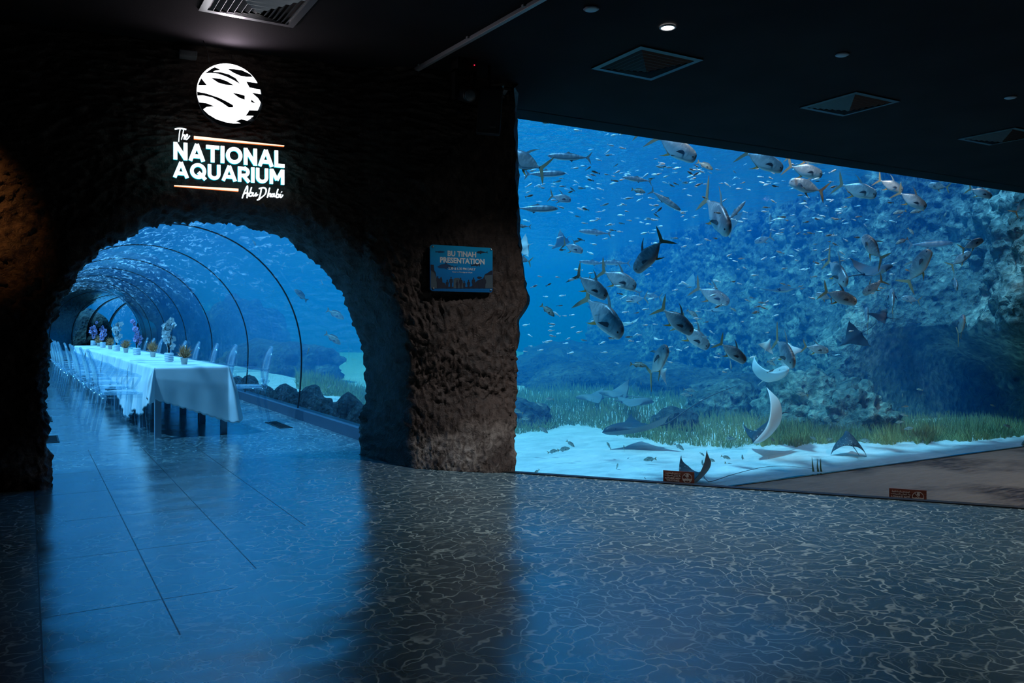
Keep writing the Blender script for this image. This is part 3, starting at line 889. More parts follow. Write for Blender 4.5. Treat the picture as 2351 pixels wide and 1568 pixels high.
# --- small brown notices standing behind the platform edge
M['brown_board'] = None
def brown_mat():
    m = N('brown_wood_print'); v = m.coord('Object', (1, 1, 9)); a = m.noise(v, 14, 4, 0.6)
    return m.done(m.pri(Base_Color=m.ramp(a.outputs[0], [(0.3, (0.16, 0.045, 0.03)), (0.7, (0.36, 0.12, 0.08))]), Roughness=0.4))
M['brown_board'] = brown_mat()
M['cream'] = plain('cream_print', (0.80, 0.72, 0.66), 0.5)
AR1 = ''.join(reversed('\uFE8D\uFEB3\uFE98\uFEE4\uFE98\uFECA \uFE91\uFE8E\uFEDF\uFEE4\uFEB8\uFE8E\uFEEB\uFEAA\uFE93'))
AR2 = ''.join(reversed('\uFEED\uFEFB \uFE97\uFEE0\uFEE4\uFEB2 \uFE8D\uFEDF\uFEA4\uFEF4\uFEEE\uFE8D\uFEE7\uFE8E\uFE95'))
for (px, depth, ztop, lab) in ((1558, 6.42, 0.072, 'small brown lovable-not-touchable plaque by the upright fin tips'), (2084, 5.86, 0.042, 'small brown lovable-not-touchable plaque over the wet brown ground')):
    p = at(px, HY, depth)
    s = tag(empty('warning_plaque', (p.x, p.y, ztop - 0.155), math.atan2(ED.y, ED.x)), lab, 'sign', 'touch warnings along the edge')
    MB().box(-0.12, 0.12, 0, 0.008, 0, 0.155).build('board', M['brown_board'], s, smooth=False)
    MB().box(-0.012, 0.012, 0.008, 0.02, LOWZ - ztop + 0.155, 0.10).build('post', M['rim'], s, smooth=False)
    text_mesh(AR1, 0.016, M['cream'], s, (-0.045, -0.0005, 0.131), bold=0.0003)
    text_mesh(AR2, 0.016, M['cream'], s, (-0.045, -0.0005, 0.114), bold=0.0003)
    text_mesh('LOVABLE, NOT', 0.0175, M['cream'], s, (-0.045, -0.0005, 0.0915), bold=0.0006)
    text_mesh('TOUCHABLE', 0.0175, M['cream'], s, (-0.045, -0.0005, 0.0745), bold=0.0006)
    MB().box(-0.095, 0.005, -0.0005, 0.001, 0.1075, 0.1087).build('rule', M['cream'], s, smooth=False)
    mb = MB(); mb.m = Matrix.Translation((0, 0, 0.020)); thick(mb, arc(0.066, 0.085, 0.036, 0.036, 0, 360, 32), 0.004, -0.0008, 0.001)
    thick(mb, [(0.043, 0.113), (0.090, 0.060)], 0.004, -0.0008, 0.001)
    mb.prism([(0.060, 0.118), (0.075, 0.118), (0.078, 0.098), (0.072, 0.088), (0.066, 0.098), (0.058, 0.096)], -0.0008, 0.001)
    mb.prism([(0.032, 0.082), (0.045, 0.079), (0.056, 0.083), (0.066, 0.079), (0.078, 0.083), (0.090, 0.079), (0.100, 0.082), (0.098, 0.070), (0.090, 0.060), (0.080, 0.062), (0.073, 0.070), (0.066, 0.058), (0.058, 0.068), (0.050, 0.060), (0.040, 0.062), (0.034, 0.072)], -0.0008, 0.001)
    mb.build('emblem', M['cream'], s, smooth=False)

# --- ceiling fittings
M['vent'] = plain('black_grille', (0.014, 0.015, 0.017), 0.4, 0.2)
M['vent_pale'] = plain('grey_grille', (0.42, 0.42, 0.44), 0.28, 0.6)
def vent(x, y, size, mat, lab):
    v = tag(empty('ceiling_vent', (x, y, CEIL)), lab, 'vent', 'square air diffusers in the black ceiling')
    hs = size / 2
    def sq(mb, h0, za, h1, zb):
        vs = [(-h0, -h0, za), (h0, -h0, za), (h0, h0, za), (-h0, h0, za), (-h1, -h1, zb), (h1, -h1, zb), (h1, h1, zb), (-h1, h1, zb)]
        mb.add(vs, [(0, 1, 5, 4), (1, 2, 6, 5), (2, 3, 7, 6), (3, 0, 4, 7)])
    mb = MB(); sq(mb, hs, 0.0, hs, -0.012); sq(mb, hs, -0.012, hs - 0.05, -0.014); sq(mb, hs - 0.05, -0.014, hs - 0.05, 0.0); mb.build('frame', mat, v, smooth=False, fix=False)
    MB().box(-hs + 0.04, hs - 0.04, -hs + 0.04, hs - 0.04, -0.002, 0.0).build('backing', M['rim'], v, smooth=False)
    n = 7
    for k in range(n):
        a = (hs - 0.055) * (1 - k / n)
        mb = MB(); b = a - 0.026
        zl = -0.026 - 0.008 * k; sq(mb, a, zl + 0.022, max(b, 0.005), zl); sq(mb, max(b, 0.005), zl, max(b - 0.002, 0.004), zl); sq(mb, max(b - 0.002, 0.004), zl + 0.001, a - 0.003, zl + 0.023)
        mb.build('louvre', mat, v, smooth=False, fix=False)
    return v
vent(1.36, 5.73, 0.66, M['vent_pale'], 'grey square ceiling vent above the glowing sign')
vent(4.48, 5.41, 0.66, M['vent'], 'black square ceiling vent beside the lit downlight')
vent(7.03, 5.38, 0.66, M['vent'], 'black square ceiling vent above the middle of the big window')
vent(9.75, 5.40, 0.66, M['vent'], 'black square ceiling vent at the right edge of the photo')
M['lens'] = glow('lit_lens', (1.0, 0.98, 0.95), 14.0)
M['white_ring'] = plain('white_enamel', (0.75, 0.75, 0.75), 0.35)
M['dull_disc'] = plain('dull_disc', (0.30, 0.36, 0.40), 0.4)
def downlight(x, y, lab, e, ang=100, col=(0.92, 0.96, 1.0), aim=(0, 0, -1), lit=True, blend_=0.7):
    d = tag(empty('downlight', (x, y, CEIL)), lab, 'ceiling light', 'downlights in the black ceiling')
    MB().lathe([(0.055, -0.003), (0.062, -0.012), (0.050, -0.018), (0.046, -0.006)], 28, cap=False).build('ring', M['white_ring'], d)
    if lit:
        MB().lathe([(0.047, -0.004), (0.047, -0.010)], 28).build('lens', M['lens'], d)
        if e: spot(d, (0, 0, -0.03), aim, e, ang, col, blend_)
    else:
        MB().lathe([(0.047, -0.004), (0.047, -0.012)], 28).build('lens', M['dull_disc'], d)
    return d
downlight(4.06, 4.66, 'only lit downlight in the black ceiling in view', 280, 106, aim=(-0.08, 0.08, -1), blend_=0.9)
for (x, y, lab) in ((3.37, 4.66, 'unlit disc in the ceiling left of the lit downlight'), (5.69, 4.42, 'unlit disc in the ceiling right of the lit downlight'),
                    (8.15, 4.43, 'unlit disc in the ceiling nearest the right photo edge')):
    d = tag(empty('smoke_detector', (x, y, CEIL)), lab, 'detector', 'small round discs in the black ceiling')
    MB().lathe([(0.045, -0.001), (0.055, -0.010), (0.040, -0.018), (0.0, -0.020)], 24, cap=False).build('disc', M['dull_disc'], d)
# downlights behind the camera and to the right, out of the frame
ROOM_LIGHTS = [(1.6, 0.6), (4.2, 0.8), (6.8, 0.9), (9.6, 1.4), (0.2, -2.6), (3.6, -2.8), (7.6, -2.8)]
for k, (x, y) in enumerate(ROOM_LIGHTS):
    downlight(x, y, 'lit downlight behind the photographer', (20 if x < 3 else 60) if x < 5 else 78, 96 if x < 4 else 130, blend_=1.0)
downlight(11.0, 4.3, 'lit downlight beyond the right edge of the photo', 230, 150, col=(1, 0.94, 0.86), blend_=0.6)
# warm spotlight on the rock at the far left
w = tag(empty('spotlight', (-1.25, 5.9, CEIL)), 'warm spotlight washing the rock at the left edge', 'spotlight')
MB().tube([(0, 0, 0), (0, 0, -0.10)], 0.012, 8).build('stem', M['rim'], w)
MB().tube([(0, 0, -0.08), (0.03, 0.03, -0.20)], [0.05, 0.06], 16).build('housing', M['rim'], w)
spot(w, (0.04, 0.04, -0.23), (0.64, 1.05, -0.95), 130, 36, (1.0, 0.42, 0.12), 0.8, 0.03)

# surface conduit / track across the ceiling
M['track'] = plain('grey_track', (0.30, 0.31, 0.32), 0.45)
t = tag(empty('light_track', (2.9, 5.95, CEIL)), 'long grey track fixed across the black ceiling towards the wall', 'ceiling track')
mb = MB(); mb.m = Matrix.Rotation(math.radians(3.2), 4, 'Z'); mb.box(-0.018, 0.018, -1.75, 1.18, -0.032, 0.0); bevel(mb.build('rail', M['track'], t, smooth=False), 0.004)
mb = MB(); mb.m = Matrix.Rotation(math.radians(3.2), 4, 'Z'); mb.box(-0.024, 0.024, 1.10, 1.21, -0.036, 0.0).tube([(0.0, 1.16, -0.03), (0, 1.16, -0.05)], 0.012, 8); mb.build('end_cap', plain('green_grey_cap', (0.12, 0.20, 0.19), 0.4), t, smooth=False)
for y in (0.92, 0.45, -0.35, -1.1):
    mb = MB(); mb.m = Matrix.Rotation(math.radians(3.2), 4, 'Z'); mb.box(-0.034, -0.016, y - 0.012, y + 0.012, -0.014, 0.0); mb.build('clip', M['track'], t, smooth=False)
# little grey plate high on the wall
p = on_y(432, 124, 6.80)
pb = tag(empty('junction_box', (p.x, p.y, p.z), math.radians(-6)), 'small grey box high on the wall above the globe', 'box')
b = MB().box(-0.065, 0.065, -0.03, 0.18, -0.022, 0.022).build('case', plain('dim_grey_plastic', (0.16, 0.17, 0.18), 0.5), pb, smooth=False); bevel(b, 0.005)
MB().box(-0.05, 0.05, -0.033, -0.03, -0.014, 0.014).build('cover', plain('grey_cover', (0.20, 0.21, 0.22), 0.5), pb, smooth=False)

# --- loudspeaker and moving light by the pillar head
sp_ = tag(empty('loudspeaker', (3.36, 6.10, 3.00), math.radians(-28)), 'black loudspeaker hanging at the top of the rock pillar', 'loudspeaker')
M['black_box'] = plain('black_cabinet', (0.006, 0.006, 0.007), 0.5)
mb = MB(); mb.m = Matrix.Rotation(math.radians(10), 4, 'X') @ Matrix.Rotation(math.radians(4), 4, 'Y')
mb.box(-0.10, 0.10, -0.09, 0.12, -0.19, 0.19); bevel(mb.build('cabinet', M['black_box'], sp_, smooth=False), 0.012)
mb = MB(); mb.m = Matrix.Rotation(math.radians(10), 4, 'X') @ Matrix.Rotation(math.radians(4), 4, 'Y')
mb.box(-0.085, 0.085, -0.098, -0.088, -0.15, 0.17); mb.build('grille', plain('black_mesh', (0.010, 0.010, 0.012), 0.7), sp_, smooth=False)
mb = MB(); mb.box(0.0, 0.05, -0.133, -0.128, -0.165, -0.155); mb.build('badge', M['steel'], sp_, smooth=False)
mb = MB(); mb.tube([(0, 0.03, 0.16), (0, 0.03, 0.47)], 0.015, 10).box(-0.12, 0.12, 0.0, 0.05, 0.19, 0.20); mb.build('bracket', M['black_box'], sp_, smooth=False)
mb = MB(); mb.box(0.02, 0.12, -0.06, 0.02, 0.2, 0.206); mb.build('clamp', M['steel'], sp_, smooth=False)
ml = tag(empty('moving_spotlight', (3.13, 6.12, CEIL)), 'black moving spotlight left of the hanging loudspeaker', 'stage light')
MB().box(-0.09, 0.09, -0.07, 0.07, -0.09, 0.0).build('base', M['black_box'], ml, smooth=False)
mb = MB(); mb.box(-0.10, -0.075, -0.03, 0.03, -0.33, -0.09).box(0.075, 0.10, -0.03, 0.03, -0.33, -0.09).box(-0.10, 0.10, -0.03, 0.03, -0.11, -0.085); mb.build('yoke', M['black_box'], ml, smooth=False)
MB().tube([(0, 0.12, -0.22), (0, 0.03, -0.26), (0, -0.10, -0.31), (-0.01, -0.13, -0.32)], [0.045, 0.068, 0.062, 0.050], 20).build('head', plain('dark_housing', (0.02, 0.022, 0.025), 0.3), ml)
MB().tube([(-0.01, -0.128, -0.32), (-0.012, -0.136, -0.322)], [0.046, 0.040], 20).build('lens', plain('lens_glass', (0.12, 0.14, 0.16), 0.1), ml)
MB().lathe([(0.004, 0), (0.004, 0.004)], 8, c=(0.06, -0.072, -0.05)).build('indicator', glow('red_led', (1.0, 0.01, 0.04), 6), ml)
wd = tag(empty('white_wedge', at(1158, 211, 7.2)), 'small pale wedge of sheet behind the hanging loudspeaker', 'panel')
mb = MB().prism([(-0.03, 0.018), (0.036, 0.018), (0.012, -0.022), (0.0, -0.03)], 0, 0.01); mb.build('plate', M['dull_disc'], wd, smooth=False)
MB().tube([(0, 0.005, 0.01), (0, 0.005, 0.25)], 0.003, 6).build('hanger', M['rim'], wd)

# ================================================================ the dining table in the tunnel
def tcx(t): return 1.55 - 0.022 * (t - 9.5)
ROT = math.atan(0.022)
TOPZ = 0.745
M['table_wood'] = plain('grey_painted_wood', (0.20, 0.26, 0.32), 0.45)
def make_table():
    r = empty('dining_table', (0, 0, 0))
    bevel(MB().box(-0.375, 0.375, -0.61, 0.61, TOPZ - 0.03, TOPZ).build('tabletop', M['table_wood'], r, smooth=False), 0.004)
    MB().box(-0.33, 0.33, -0.57, 0.57, TOPZ - 0.10, TOPZ - 0.03).build('apron', M['table_wood'], r, smooth=False)
    for sx in (-1, 1):
        for sy in (-1, 1):
            x, y = sx * 0.34, sy * 0.575
            MB().box(x - 0.032, x + 0.032, y - 0.032, y + 0.032, 0, TOPZ - 0.03).build('leg', M['table_wood'], r, smooth=False)
    return r
ORD = ['nearest the tunnel mouth', 'second from the tunnel mouth', 'third from the tunnel mouth', 'fourth from the tunnel mouth', 'fifth from the tunnel mouth',
       'sixth from the tunnel mouth', 'seventh from the tunnel mouth', 'eighth from the tunnel mouth', 'ninth from the tunnel mouth', 'tenth from the tunnel mouth', 'farthest into the tunnel']
NT_ = 9
tp = make_table()
for k in range(NT_):
    o = tp if k == 0 else copy_tree(tp)
    t = 9.5 + 0.61 + k * 1.235
    o.location = (tcx(t), t, 0); o.rotation_euler = (0, 0, ROT)
    tag(o, 'grey wooden table under the white cloths, ' + (ORD[k] if k < NT_ - 1 else ORD[-1]), 'table', 'tables pushed together in the tunnel')
# cloths
def clothmat():
    m = N('white_linen'); v = m.coord(); a = m.noise(v, 900, 1, 0.5); b = m.noise(v, 5, 3, 0.5)
    return m.done(m.pri(Base_Color=(0.90, 0.90, 0.90), Roughness=0.85, Normal=m.bump(m.math('ADD', m.math('MULTIPLY', a.outputs[0], 0.1), b.outputs[0]), 0.15, 0.01), Specular_IOR_Level=0.2))
M['cloth'] = clothmat()
def cloth(y0, y1, zt, dl, dr, df, lab, seed, front=False, back=False):
    """dl, dr, df: drop of left, right (functions of 0..1 along y) and front flap (0..1 left to right)"""
    hw = 0.381; cs = []      # perimeter samples: (x, y, outdir x, y, drop, run)
    run = 0.0
    n = int((y1 - y0) / 0.02)
    seq = []
    for i in range(n + 1):
        f = i / n; seq.append((-hw, y1 - (y1 - y0) * f, -1, 0, dl(1 - f)))
    if front:
        for i in range(1, 12):
            a = PI + PI / 2 * i / 12
            f = i / 12; D = (dl(0) * (1 - f) + df(0) * f) + 0.10 * math.sin(f * PI)
            seq.append((-hw, y0, math.cos(a), math.sin(a), D))
        for i in range(46):
            f = i / 45; seq.append((-hw + 2 * hw * f, y0, 0, -1, df(f)))
        for i in range(1, 12):
            a = 1.5 * PI + PI / 2 * i / 12
            f = i / 12; D = (df(1) * (1 - f) + dr(0) * f) + 0.04 * math.sin(f * PI)
            seq.append((hw, y0, math.cos(a), math.sin(a), D))
    parts = [seq] if front else [seq, []]
    seq2 = [(hw, y0 + (y1 - y0) * i / n, 1, 0, dr(i / n)) for i in range(n + 1)]
    if front: parts = [seq + seq2]
    else: parts = [seq, seq2]
    mb = MB()
    mb.grid(lambda u, v: (-hw + 2 * hw * u, y0 + (y1 - y0) * v, zt + 0.0015 * nz(u * 4, v * (y1 - y0) * 4, seed)), 12, n)
    NA = 26
    for P in parts:
        vs = []; run = 0
        for i, (x, y, ox, oy, D) in enumerate(P):
            if i: run += math.hypot(x - P[i - 1][0], y - P[i - 1][1]) + 0.35 * math.hypot(ox - P[i - 1][2], oy - P[i - 1][3])
            corner = abs(ox * oy) * 2
            D = D + 0.016 * abs(math.sin(run * 42)) - 0.008
            soft = 1.0 if abs(oy) < 0.9 else 0.12      # front flap hangs nearly flat
            for j in range(NA + 1):
                a = j / NA; z = -D * a
                fold = (0.020 * math.sin(run * 24 + 2.2 * nz(run * 2, a, seed)) + 0.030 * nz(run * 5, a * 1.3, seed + 5)) * min(1, a * 1.8) * soft
                out = 0.004 * min(1, j) + 0.05 * a * D + max(-0.004, fold + 0.012 * min(1, a * 3)) + corner * 0.22 * a * D
                zz = z - 0.0 if j else 0
                vs.append((x + ox * out, y + oy * out, zt + zz))
        m_ = NA + 1
        fs = [(i * m_ + j, (i + 1) * m_ + j, (i + 1) * m_ + j + 1, i * m_ + j + 1) for i in range(len(P) - 1) for j in range(NA)]
        mb.add(vs, fs)
    o = mb.build('tablecloth', M['cloth'], fix=False)
    yc = 9.5
    o.location = (tcx(yc) , yc, 0); o.rotation_euler = (0, 0, ROT)
    so = o.modifiers.new('thick', 'SOLIDIFY'); so.thickness = 0.0015
    tag(o, lab, 'tablecloth', 'white cloths along the joined tables')
    return o
cloth(-0.012, 2.05, TOPZ + 0.010, lambda f: 0.20 + 0.42 * sm(0.0, 0.45, f) + 0.08 * math.sin(f * 9), lambda f: 0.50 - 0.12 * f, lambda f: 0.33 + 0.29 * f, 'white tablecloth with scalloped hem drooping over the near table end', 1, front=True)
cloth(1.96, 5.2, TOPZ + 0.014, lambda f: 0.50 + 0.12 * math.sin(f * 8 + 1), lambda f: 0.45, None, 'white tablecloth second from the tunnel mouth, deep side folds', 2)
cloth(5.1, 8.3, TOPZ + 0.010, lambda f: 0.46 + 0.10 * math.sin(f * 9 + 2), lambda f: 0.45, None, 'white tablecloth third from the tunnel mouth', 3)
cloth(8.2, 11.2, TOPZ + 0.014, lambda f: 0.46 + 0.10 * math.sin(f * 7), lambda f: 0.45, None, 'white tablecloth at the far end of the tables', 4)

# --- clear armchairs
def clearmat():
    m = N('clear_polycarbonate')
    tr = m.node('ShaderNodeBsdfTransparent', i_Color=(0.84, 0.92, 0.96))
    gl = m.node('ShaderNodeBsdfGlossy', i_Color=(0.95, 0.98, 1), i_Roughness=0.07)
    lw = m.node('ShaderNodeLayerWeight', i_Blend=0.35)
    f = m.ramp(lw.outputs['Facing'], [(0.0, 0.04), (0.55, 0.14), (1.0, 0.75)])
    di = m.node('ShaderNodeBsdfDiffuse', i_Color=(0.75, 0.88, 0.95))
    ed = m.ramp(lw.outputs['Facing'], [(0.35, 0.015), (0.95, 0.30)])
    return m.done(m.mixs(ed, m.mixs(f, tr, gl), di))
M['clear'] = clearmat()
def make_chair():
    """faces +x; seat 0.46 high, back 0.93"""
    r = empty('clear_armchair', (0, 0, 0))
    # seat: rounded slab, narrower at the back
    out = []
    for k in range(40):
        a = 2 * PI * k / 40
        x = 0.235 * math.copysign(abs(math.cos(a)) ** 0.5, math.cos(a)); y = math.copysign(abs(math.sin(a)) ** 0.5, math.sin(a)) * (0.245 + 0.16 * x)
        out.append((x, y))
    mb = MB(); n = len(out)
    vs = [(x, y, 0.44) for x, y in out] + [(x, y, 0.462) for x, y in out] + [(x * 0.93, y * 0.93, 0.468) for x, y in out]
    fs = [tuple(range(n - 1, -1, -1)), tuple(range(2 * n, 3 * n))] + [(i + q, (i + 1) % n + q, (i + 1) % n + n + q, i + n + q) for i in range(n) for q in (0, n)]
    mb.add(vs, fs).build('seat', M['clear'], r)
    mb = MB(); mb.add([(x * k1, y * k1, z) for k1, z in ((0.99, 0.442), (0.99, 0.405), (0.95, 0.405)) for x, y in out],
                      [(i + q, (i + 1) % n + q, (i + 1) % n + n + q, i + n + q) for i in range(n) for q in (0, n)])
    mb.build('apron', M['clear'], r)
    # oval back, leaning
    def bk(a, k, off):
        y = 0.20 * k * math.cos(a); z = 0.70 + 0.235 * k * math.sin(a)
        x = -0.235 - 0.30 * (z - 0.46) * 0.62 + 0.05 * (1 - (y / 0.21) ** 2) * -0.6
        return (x + off, y, z)
    mb = MB(); nb = 32
    vs = [(bk(2 * PI * k / nb, q, o_)) for q, o_ in ((0.02, 0), (0.5, 0), (0.98, 0)) for k in range(nb)]
    vs += [(bk(2 * PI * k / nb, q, -0.012)) for q, o_ in ((0.98, 0), (0.5, 0), (0.02, 0)) for k in range(nb)]
    mb.add(vs, [(i + q * nb, (i + 1) % nb + q * nb, (i + 1) % nb + (q + 1) * nb, i + (q + 1) * nb) for q in range(5) for i in range(nb)])
    mb.build('backrest', M['clear'], r)
    mb = MB(); mb.tube([bk(2 * PI * k / 40, 1.0, -0.006) for k in range(41)], 0.013, 8, cap=False); mb.build('back_frame', M['clear'], r)
    # stiles from back to seat, arms, legs
    for s in (-1, 1):
        MB().tube([(-0.30, s * 0.12, 0.52), (-0.262, s * 0.175, 0.50), (-0.235, s * 0.20, 0.44)], [0.014, 0.018, 0.02], 8).build('stile', M['clear'], r)
    for s in (-1, 1):
        MB().tube([(-0.285, s * 0.195, 0.66), (-0.20, s * 0.245, 0.665), (-0.05, s * 0.275, 0.665), (0.09, s * 0.275, 0.66), (0.135, s * 0.272, 0.64), (0.12, s * 0.268, 0.60), (0.07, s * 0.262, 0.52), (0.09, s * 0.25, 0.45)],
                  [0.014, 0.016, 0.019, 0.019, 0.017, 0.014, 0.014, 0.016], 8).build('armrest', M['clear'], r)
    for (x, s, dx) in ((-0.215, -1, -0.075), (-0.215, 1, -0.075), (0.20, -1, 0.02), (0.20, 1, 0.02)):
        y = s * (0.225 + 0.14 * x)
        MB().tube([(x, y, 0.44), (x + dx * 0.35, y + s * 0.005, 0.25), (x + dx, y + s * 0.012, 0.012), (x + dx, y + s * 0.012, 0.0)], [0.025, 0.021, 0.015, 0.014], 8).build('leg', M['clear'], r)
    return r
ch = make_chair()
chairs = []
LT = [10.22, 11.15, 12.2, 13.2, 14.2, 15.2, 16.2, 17.2, 18.2, 19.2]
RT = [10.45, 11.7, 12.75, 14.2, 15.3, 16.6, 17.7, 18.7, 19.8, 20.7]
random.seed(3)
first = True
for side, T in ((-1, LT), (1, RT)):
    for k, t in enumerate(T):
        o = ch if first else copy_tree(ch); first = False
        off = 0.60 + random.uniform(-0.02, 0.03) + (0.14 if side > 0 and k == 0 else 0)
        o.location = (tcx(t) + side * off, t, 0)
        o.rotation_euler = (0, 0, (0 if side < 0 else PI) + ROT + random.uniform(-0.05, 0.05))
        name = ORD[k] if k < 9 else ORD[-1]
        tag(o, 'clear plastic armchair on the %s side of the table, %s' % ('left' if side < 0 else 'right', name), 'chair', 'clear armchairs along the dining table')

# --- flower vases and little pots
M['ceramic'] = plain('white_ceramic', (0.72, 0.76, 0.78), 0.35)
M['stem'] = plain('dark_stem', (0.015, 0.014, 0.02), 0.6)
M['petal_white'] = plain('white_petal', (0.80, 0.80, 0.78), 0.6)
M['petal_lilac'] = plain('lilac_petal', (0.48, 0.36, 0.62), 0.6)
M['throat'] = plain('orange_throat', (0.70, 0.18, 0.03), 0.5)
M['pot'] = plain('beige_pot', (0.55, 0.50, 0.44), 0.6)
M['gold'] = plain('gold_twigs', (0.95, 0.50, 0.26), 0.4, 0.25)
def blossom_mesh(mat):
    mb = MB()
    for k in range(5):
        a = 2 * PI * k / 5 + 0.3
        wv = 0.020 if k in (0, 2, 3) else 0.015
        vs = []
        for i in range(6):
            f = i / 5; r_ = 0.004 + 0.034 * f; w_ = wv * math.sin(PI * min(1, 0.12 + f * 0.86)) ** 0.7
            for q in (-1, 0, 1):
                vs.append((math.cos(a) * r_ - math.sin(a) * w_ * q, -0.012 * f + 0.006 * (abs(q)), math.sin(a) * r_ + math.cos(a) * w_ * q))
        mb.add(vs, [(i * 3 + q, i * 3 + q + 1, (i + 1) * 3 + q + 1, (i + 1) * 3 + q) for i in range(5) for q in (0, 1)])
    return mb.mesh('blossom', mat)
bl = {'w': blossom_mesh(M['petal_white']), 'l': blossom_mesh(M['petal_lilac'])}
thr = MB().lathe([(0.001, -0.010), (0.007, -0.004), (0.006, 0.004), (0.001, 0.010)], 10).mesh('throat', M['throat'])
def vase(loc, kind, seed, lab):
    random.seed(seed)
    r = tag(empty('orchid_vase', loc, random.uniform(0, 6)), lab, 'vase', 'white ribbed vases of orchids on the table')
    pr = [(0.040, 0)] + [(0.048 + 0.008 * abs(math.sin(PI * (k / 24) * 4)), 0.004 + 0.102 * k / 24) for k in range(25)] + [(0.044, 0.108), (0.038, 0.09)]
    MB().lathe(pr, 28, cap=False).build('vase', M['ceramic'], r)
    MB().lathe([(0.043, 0.094), (0.002, 0.097)], 16, cap=False).build('soil', M['stem'], r)
    mb = MB(); tips = []
    for b in range(4):
        a = 2 * PI * b / 4 + random.uniform(-0.5, 0.5); lean = random.uniform(0.03, 0.10) * (1.5 if 'wide' in lab else 0.85); hh = random.uniform(0.27, 0.42)
        pts = [(0.01 * math.cos(a), 0.01 * math.sin(a), 0.09)]
        for k in range(1, 8):
            f = k / 7
            pts.append((math.cos(a) * lean * f ** 1.4 + random.uniform(-0.008, 0.008), math.sin(a) * lean * f ** 1.4 + random.uniform(-0.008, 0.008), 0.09 + hh * f))
        mb.tube(pts, [0.006 - 0.004 * k / 7 for k in range(8)], 6)
        for k in range(2, 8):
            p = Vector(pts[k])
            q = p + Vector((random.uniform(-1, 1), random.uniform(-1, 1), random.uniform(0.1, 0.7))).normalized() * 0.032
            mb.tube([p, (p + q) / 2 + Vector((0, 0, 0.004)), q], 0.0022, 5)
            tips.append(q)
    mb.build('branches', M['stem'], r)
    random.shuffle(tips)
    for q in tips[:17]:
        o = bpy.data.objects.new('blossom', bl[kind]); COL.objects.link(o); o.parent = r; o.location = q
        sc_ = random.uniform(0.95, 1.5); o.scale = (sc_,) * 3
        o.rotation_euler = (random.uniform(-0.5, 0.5), random.uniform(-0.5, 0.5), random.uniform(-PI, PI))
        if kind == 'l':
            t_ = bpy.data.objects.new('throat', thr); COL.objects.link(t_); t_.parent = o
def pot(loc, seed, lab):
    random.seed(seed)
    r = tag(empty('dried_plant_pot', loc), lab, 'potted plant', 'small pots of gold dried twigs on the table')
    MB().lathe([(0.030, 0), (0.040, 0.070), (0.043, 0.072), (0.043, 0.078), (0.037, 0.078), (0.035, 0.06)], 24, cap=False).build('pot', M['pot'], r)
    mb = MB()
    for k in range(240):
        a = random.uniform(0, 2 * PI); el = random.uniform(0.15, 1.45); L_ = random.uniform(0.06, 0.15) * (0.55 + 0.45 * math.sin(el))
        d = Vector((math.cos(a) * math.cos(el), math.sin(a) * math.cos(el), math.sin(el)))
        b0 = Vector((0, 0, 0.065 + random.uniform(0, 0.05)))
        q = b0 + d * L_
        sd = d.orthogonal().normalized()
        mid = b0 + d * L_ * 0.7
        mb.add([b0, mid + sd * 0.0040, q, mid - sd * 0.0040], [(0, 1, 2, 3)])
        sd = d.cross(sd)
        mb.add([b0, mid + sd * 0.0040, q, mid - sd * 0.0040], [(0, 1, 2, 3)])
    mb.build('twigs', M['gold'], r, smooth=False)
TZ = TOPZ + 0.016
V_ = [((388, 830), 'w', 'white ribbed vase of white orchids nearest the camera'), ((314, 815), 'l', 'white ribbed vase of wide lilac orchids, second vase from the camera'),
      ((268, 806), 'w', 'white ribbed vase of white orchids, the middle vase of five'), ((236, 798), 'l', 'white ribbed vase of dark lilac orchids between two farther pots'),
      ((214, 793), 'l', 'white ribbed vase of lilac orchids at the far end of the table')]
P_ = [((423, 837), 'pot of gold twigs nearest the camera'), ((351, 820), 'pot of gold twigs between the two nearest vases'), ((289, 810), 'pot of gold twigs between the second and middle vases'),
      ((253, 802), 'pot of gold twigs just left of the middle vase'), ((226, 795), 'pot of gold twigs by the farthest vase')]
for k, ((px, py), kd, lab) in enumerate(V_):
    p = on_z(px, py, 0.76); vase((p.x, p.y, TZ), kd, 20 + k, lab)
for k, ((px, py), lab) in enumerate(P_):
    p = on_z(px, py, 0.76); pot((p.x, p.y, TZ), 40 + k, lab)

# --- floor grates in the tunnel
M['grate'] = plain('black_iron_grate', (0.008, 0.010, 0.012), 0.5)
def grate(x, y, rz, w, l, lab):
    g = tag(empty('floor_grate', (x, y, 0.0), rz), lab, 'floor grate', 'black grates set in the tunnel floor')
    mb = MB(); 
    for (a, b, c, d) in ((-w, w, -l, -l + 0.015), (-w, w, l - 0.015, l), (-w, -w + 0.015, -l, l), (w - 0.015, w, -l, l)): mb.box(a, b, c, d, 0.0, 0.006)
    mb.build('frame', M['grate'], g, smooth=False)
    MB().box(-w, w, -l, l, 0.0, 0.002).build('pit', plain('pit', (0.003, 0.004, 0.006), 0.8), g, smooth=False)
    n = 11; mb = MB()
    for k in range(n): 
        yy = -l + 0.02 + (2 * l - 0.04) * k / (n - 1); mb.box(-w + 0.01, w - 0.01, yy - 0.004, yy + 0.004, 0.0, 0.006)
    mb.build('slats', plain('iron_slats', (0.03, 0.05, 0.07), 0.4, 0.5), g, smooth=False)
grate(2.63, 10.07, 0, 0.075, 0.36, 'black floor grate by the right kerb of the tunnel')
grate(0.22, 10.0, 0, 0.075, 0.30, 'black floor grate at the left jamb, nearest of three')
grate(0.21, 12.15, 0, 0.075, 0.30, 'black floor grate at the left jamb, middle of three')
grate(0.20, 14.2, 0, 0.075, 0.30, 'black floor grate at the left jamb, farthest of three')

